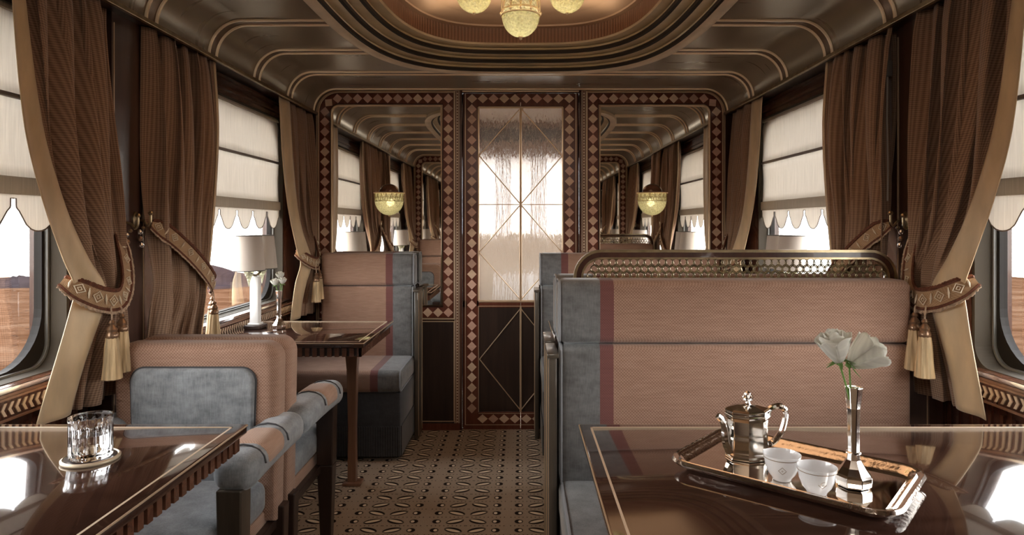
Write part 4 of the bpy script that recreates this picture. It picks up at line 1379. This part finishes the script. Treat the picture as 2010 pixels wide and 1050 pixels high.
# ------------------------------------------------------------------ cups
def cup(loc, lab, motif):
    root = thing('teacup', lab, 'cup', loc, 'small white handleless cups')
    x, y, z = loc
    prof = [(0, .002), (.016, .0), (.018, .002), (.0185, .005), (.026, .014), (.0315, .028), (.0335, .040), (.0362, .0515), (.0352, .0518), (.0322, .040), (.030, .028), (.024, .016), (.012, .008), (0, .007)]
    m = MB(); m.lathe(loc, prof, 40); m.build('cup_body', 'china', root, angle=80)
    m = MB(); m.tube([(x + .0350 * math.cos(2 * PI * k / 40), y + .0350 * math.sin(2 * PI * k / 40), z + .0455) for k in range(40)], .0006, 5, closed=True)
    m.build('gilt_line', 'china_line', root)
    # motif facing the camera side
    a0 = -PI / 2 - (.35 if motif == 0 else .1)
    def on(a, zz):
        r_ = interp([(.014, .026), (.028, .0315), (.040, .0335), (.05, .0362)], zz) + .0004
        return (x + r_ * math.cos(a0 + a / r_), y + r_ * math.sin(a0 + a / r_), z + zz)
    m = MB(); a = .0075; c = .027
    if motif == 0:
        m.tube([on(a, c), on(a / 2, c + a / 2), on(0, c + a), on(-a / 2, c + a / 2), on(-a, c), on(-a / 2, c - a / 2), on(0, c - a), on(a / 2, c - a / 2)], .0004, 4, closed=True)
        m.tube([on(.0015, c), on(0, c + .0015), on(-.0015, c), on(0, c - .0015)], .0004, 4, closed=True)
    else:
        m.tube([on(-a, c), on(-a / 2, c - a / 2), on(0, c - a), on(a / 2, c - a / 2), on(a, c)], .0004, 4)
        m.tube([on(.004, c + .006), on(-.001, c + .005), on(-.0035, c + .001), on(-.001, c - .002), on(.003, c - .001)], .0004, 4)
    m.build('motif', 'china_line', root)
cup((.520, 1.318, TT), 'small white cup marked with a diamond, beside the teapot', 0)
cup((.559, 1.250, TT), 'white cup marked with a curl, nearest the front of the tray', 1)

# ------------------------------------------------------------------ water glass and coaster
def tumbler():
    x, y = -.954, 1.47
    co_ = thing('coaster', 'round pale gold coaster under the water glass', 'coaster', (x, y, TZ))
    m = MB(); m.lathe((x, y, TZ), [(0, 0), (.056, 0), (.058, .003), (.058, .006), (.054, .0085), (.052, .006), (0, .006)], 48); m.build('coaster_disc', 'mould_outer', co_, angle=60)
    m = MB(); m.lathe((x, y, TZ), [(0, .0062), (.051, .0062), (.051, .0072), (0, .0072)], 40); m.build('coaster_pad', 'dark_wood', co_)
    z = TZ + .0074
    root = thing('water_glass', 'cut crystal tumbler half full of water on the left table', 'glass', (x, y, z))
    n = 16
    def cutmod(a, zz):
        if .006 < zz < .080: return 1 - .035 * abs(math.sin(a * n / 2)) ** .6
        return 1
    prof = [(0, 0), (.040, 0), (.0425, .003), (.043, .008)] + [(.0435, .010 + .07 * k / 10) for k in range(11)] + [(.0437, .086), (.0438, .090), (.0420, .090), (.0405, .080), (.0395, .022), (.036, .015), (0, .014)]
    m = MB(); m.lathe((x, y, z), prof, 96, rmod=cutmod); m.build('tumbler', 'crystal', root, angle=40)
    m = MB(); m.lathe((x, y, z), [(0, .0145), (.0355, .0155), (.0390, .0225), (.0397, .052), (.0, .052)], 48); m.build('water', 'water', root)
tumbler()

# ------------------------------------------------------------------ wall lamps and chandelier
def sconce(x, lab):
    y = YE - .008; zc = 1.56
    root = thing('wall_lamp', lab, 'lamp', (x, y, zc), 'half globe wall lamps on the mirrors')
    a0, a1 = PI, 2 * PI
    R = .092
    m = MB(); P = [(R * math.cos(t), -R * 1.42 * math.sin(t)) for t in [PI / 2 * k / 12 for k in range(13)]]
    P = [(R, 0)] + [(R * 1.0, -.03)] + [(R * math.cos(t), -.045 - (R + .02) * math.sin(t) * .88) for t in [PI / 2 * k / 12 for k in range(13)]]
    m.lathe((x, y, zc), P, 24, 0, a0, a1); m.build('glass_bowl', 'lamp_glass', root, solid=.003)
    m = MB(); m.lathe((x, y, zc), [(R + .008, 0), (R + .012, .003), (R + .006, .006), (R * .7, .007)], 24, 0, a0, a1)
    m.lathe((x, y, zc), [(R * .70 * math.cos(t), .006 + R * .62 * math.sin(t)) for t in [PI / 2 * k / 8 for k in range(9)]], 24, 1, a0, a1)
    m.lathe((x, y, zc), [(.006, -.145), (.004, -.150), (0, -.154)], 12, 0, a0, a1)
    m.build('cap', ['gold', 'table_edge'], root)
    m = MB()
    for k in range(9):
        a = PI + PI * (k + .5) / 9
        c, s = math.cos(a), math.sin(a)
        rr = R + .003
        for da, z0, z1 in ((-.14, -.004, -.052), (.14, -.004, -.052)):
            p = (x + rr * math.cos(a), y + rr * math.sin(a), zc + z0)
            q = (x + rr * math.cos(a + da), y + rr * math.sin(a + da), zc + z1)
            m.tube([p, q], .0018, 5)
    for zz in (-.028, -.052):
        m.tube([(x + (R + .003) * math.cos(PI + PI * k / 20), y + (R + .003) * math.sin(PI + PI * k / 20), zc + zz) for k in range(21)], .002, 5)
    m.build('fret_collar', 'brass_dark', root)
sconce(-.868, 'brass and glass half globe lamp on the left mirror')
sconce(.868, 'brass and glass half globe lamp on the right mirror')

def chandelier():
    x, y = 0, YM
    root = thing('chandelier', 'brass chandelier with pressed glass globes hanging from the oval dome', 'chandelier', (x, y, 2.44))
    dtop = dz + .07
    m = MB(); m.lathe((x, y, 0), [(0, dtop), (.07, dtop), (.07, dtop - .01), (.03, dtop - .02), (.012, dtop - .03), (.012, 2.30), (0, 2.30)], 24); m.build('ceiling_rose', 'gold', root)
    R = .066
    m = MB(); m.lathe((x, y, 2.100), [(R, .0)] + [(R * math.cos(t), -R * 1.12 * math.sin(t)) for t in [PI / 2 * k / 14 for k in range(1, 15)]], 32); m.build('globe', 'lamp_glass', root, solid=.003)
    m = MB(); m.lathe((x, y, 0), [(R - .006, 2.106), (R - .004, 2.30)], 32); m.build('glass_drum', 'lamp_glass', root)
    m = MB()
    for zz in (2.100, 2.118, 2.20, 2.30):
        m.tube([(x + (R + .002) * math.cos(2 * PI * k / 32), y + (R + .002) * math.sin(2 * PI * k / 32), zz) for k in range(32)], .003, 6, closed=True)
    for k in range(12):
        a = 2 * PI * k / 12
        for da in (-.26, .26):
            for z0, z1 in ((2.118, 2.20), (2.20, 2.30)):
                m.tube([(x + (R + .003) * math.cos(a), y + (R + .003) * math.sin(a), z0), (x + (R + .003) * math.cos(a + da), y + (R + .003) * math.sin(a + da), z1)], .002, 5)
        m.lathe((x + (R + .006) * math.cos(a), y + (R + .006) * math.sin(a), 2.108), [(0, -.008), (.005, 0), (0, .008)], 8)
    m.lathe((x, y, 2.30), [(R + .004, 0), (.03, .03), (.012, .05)], 24)
    m.build('gilt_cage', 'gold', root)
    m = MB(); m.lathe((x, y, 2.026), [(.008, .002), (.009, -.002), (.004, -.005), (.006, -.009), (0, -.013)], 12); m.build('finial', 'gold', root)
    for k in range(4):
        a = k * PI / 2
        gx, gy = x + .167 * math.cos(a), y + .167 * math.sin(a)
        r = .062
        m = MB(); m.lathe((gx, gy, 2.175), [(r * math.cos(t), -r * math.sin(t)) for t in [PI / 2 * q / 12 for q in range(13)]], 28); gl = m.build('globe', 'lamp_glass', root, solid=.003)
        m = MB(); m.lathe((gx, gy, 2.175), [(r + .003, 0), (r + .004, .006), (.03, .022), (.012, .05), (0, .055)], 24); m.lathe((gx, gy, 2.112), [(.005, .001), (.006, -.002), (0, -.009)], 10)
        m.build('globe_cap', 'gold', gl)
        m = MB(); m.tube(catmull([(gx, gy, 2.225), (gx, gy, 2.27), (x + .10 * math.cos(a), y + .10 * math.sin(a), 2.32), (x + .01 * math.cos(a), y + .01 * math.sin(a), 2.33)], 6), .005, 8); m.build('arm', 'gold', root)
chandelier()

# ------------------------------------------------------------------ desert outside
m = MB()
def gz(x, y):
    return -1.0 + .05 * math.sin(x * .7 + y * .31) * math.sin(y * .5 - x * .2) + .03 * math.sin(x * 2.1) * math.sin(y * 1.7 + 1)
m.grid(lambda u, v: (lerp(-75, 75, u), lerp(-30, 30, v), gz(lerp(-75, 75, u), lerp(-30, 30, v)) if abs(lerp(-75, 75, u)) > 2.5 else -1.1), 300, 120)
struct(m.build('ground', 'sand', normals=False), 'orange desert plain outside the windows')
def ridge(nm, y0, pts, depth, seed, lab):
    rnd = random.Random(seed); m = MB()
    xs = [p[0] for p in pts]; x0, x1 = xs[0], xs[-1]
    N = 120
    jit = [rnd.uniform(-1, 1) for _ in range(N + 1)]
    def f(u, v):
        x = lerp(x0, x1, u); h = interp(pts, x)
        i = min(N, int(u * N)); h += .05 * jit[i] * min(1, h * 2)
        k = 1 - abs(v - .45) / .55 if v > .45 else v / .45
        k = max(0, k)
        return (x + .3 * math.sin(v * 9 + x), y0 - depth / 2 + depth * v, -1.08 + (h + .08) * k ** .8 + .06 * math.sin(x * 5 + v * 11) * k * h)
    m.grid(f, N, 14); struct(m.build(nm, 'hill', normals=False, angle=180), lab)
# heights are above the plain; x positions at about 27 m
ridge('hills_far', 27.0, [(-18, 0), (-16.5, .6), (-15, 1.1), (-13.9, 1.25), (-13.0, 1.12), (-12.3, .72), (-11.6, .48), (-10.6, .30), (-9.8, .12), (-8.5, 0)], 5, 4, 'dark rocky hill on the desert horizon, left side')
ridge('hills_low', 26.0, [(-30, 0), (-26, .25), (-22.5, .42), (-20.5, .30), (-19, .40), (-18, .1), (-16, 0)], 3, 9, 'low dark ridge on the desert horizon at far left')

# ------------------------------------------------------------------ light
w = bpy.data.worlds.new('sky'); scn.world = w; w.use_nodes = True
nt = w.node_tree; g = G(nt)
bg = nt.nodes['Background']
tc = g.N.new('ShaderNodeTexCoord'); s = g.xyz(tc.outputs['Generated'])
c = g.ramp(s[2], [(0.0, (1.0, .965, .92)), (.3, (.97, .95, .93)), (1.0, (.86, .90, .98))])
g.L.new(c, bg.inputs[0]); bg.inputs[1].default_value = 9.0

sun = bpy.data.lights.new('sun', 'SUN'); sun.energy = 3.0; sun.angle = math.radians(2); sun.color = (1, .93, .82)
so = bpy.data.objects.new('sun', sun); COL.objects.link(so); so.rotation_euler = (math.radians(-38), math.radians(8), 0)

def point(nm, loc, e, r=.04, col=(1, .82, .6)):
    l = bpy.data.lights.new(nm, 'POINT'); l.energy = e; l.shadow_soft_size = r; l.color = col
    o = bpy.data.objects.new(nm, l); COL.objects.link(o); o.location = loc
def area_fill(nm, loc, e, sx, sy, rx=0.0, col=(1, .9, .78)):
    l = bpy.data.lights.new(nm, 'AREA'); l.shape = 'RECTANGLE'; l.size = sx; l.size_y = sy; l.energy = e; l.color = col
    o = bpy.data.objects.new(nm, l); COL.objects.link(o); o.location = loc; o.rotation_euler = (rx, 0, 0)
for k in range(4):
    a = k * PI / 2
    point('globe_bulb', (.167 * math.cos(a), YM + .167 * math.sin(a), 2.15), .15, .02)
for sg in (-1, 1): point('wall_lamp_bulb', (sg * .868, YE - .045, 1.50), .25, .03)
point('globe_bulb', (0, YM, 2.07), .25, .02)
area_fill('lobby_fill_light', (0, -.45, 2.2), 16, 1.0, .8, math.radians(35))  # unseen fill added behind the camera to brighten the bench fronts
area_fill('dome_fill_light', (0, YM, 2.375), 7, .9, 1.9, math.radians(180), (1, .85, .68))  # unseen up-facing area light added to brighten the dome
# daylight portals (sampling aid only, exactly in the window openings)
for sg in (-1, 1):
    for a, b in OPEN:
        l = bpy.data.lights.new('window_portal', 'AREA'); l.shape = 'RECTANGLE'; l.size = ZT - ZS; l.size_y = b - a
        l.cycles.is_portal = True
        o = bpy.data.objects.new('window_portal', l); COL.objects.link(o); o.location = (sg * 1.56, (a + b) / 2, (ZS + ZT) / 2)
        o.rotation_euler = (0, sg * PI / 2, 0)

# ------------------------------------------------------------------ camera
cd = bpy.data.cameras.new('camera'); cam = bpy.data.objects.new('camera', cd); COL.objects.link(cam)
cam.location = (0, 0, H); cam.rotation_euler = (PI / 2, 0, 0)
cd.sensor_width = 36; cd.lens = F / 2010 * 36
cd.shift_x = -(1022 - 1005) / 2010; cd.shift_y = -(525 - 442) / 2010
cd.clip_start = .02; cd.clip_end = 300
scn.camera = cam
vs_ = scn.view_settings
vs_.view_transform = 'Standard'; vs_.look = 'None'; vs_.gamma = 1; vs_.exposure = 0.68; vs_.use_curve_mapping = False
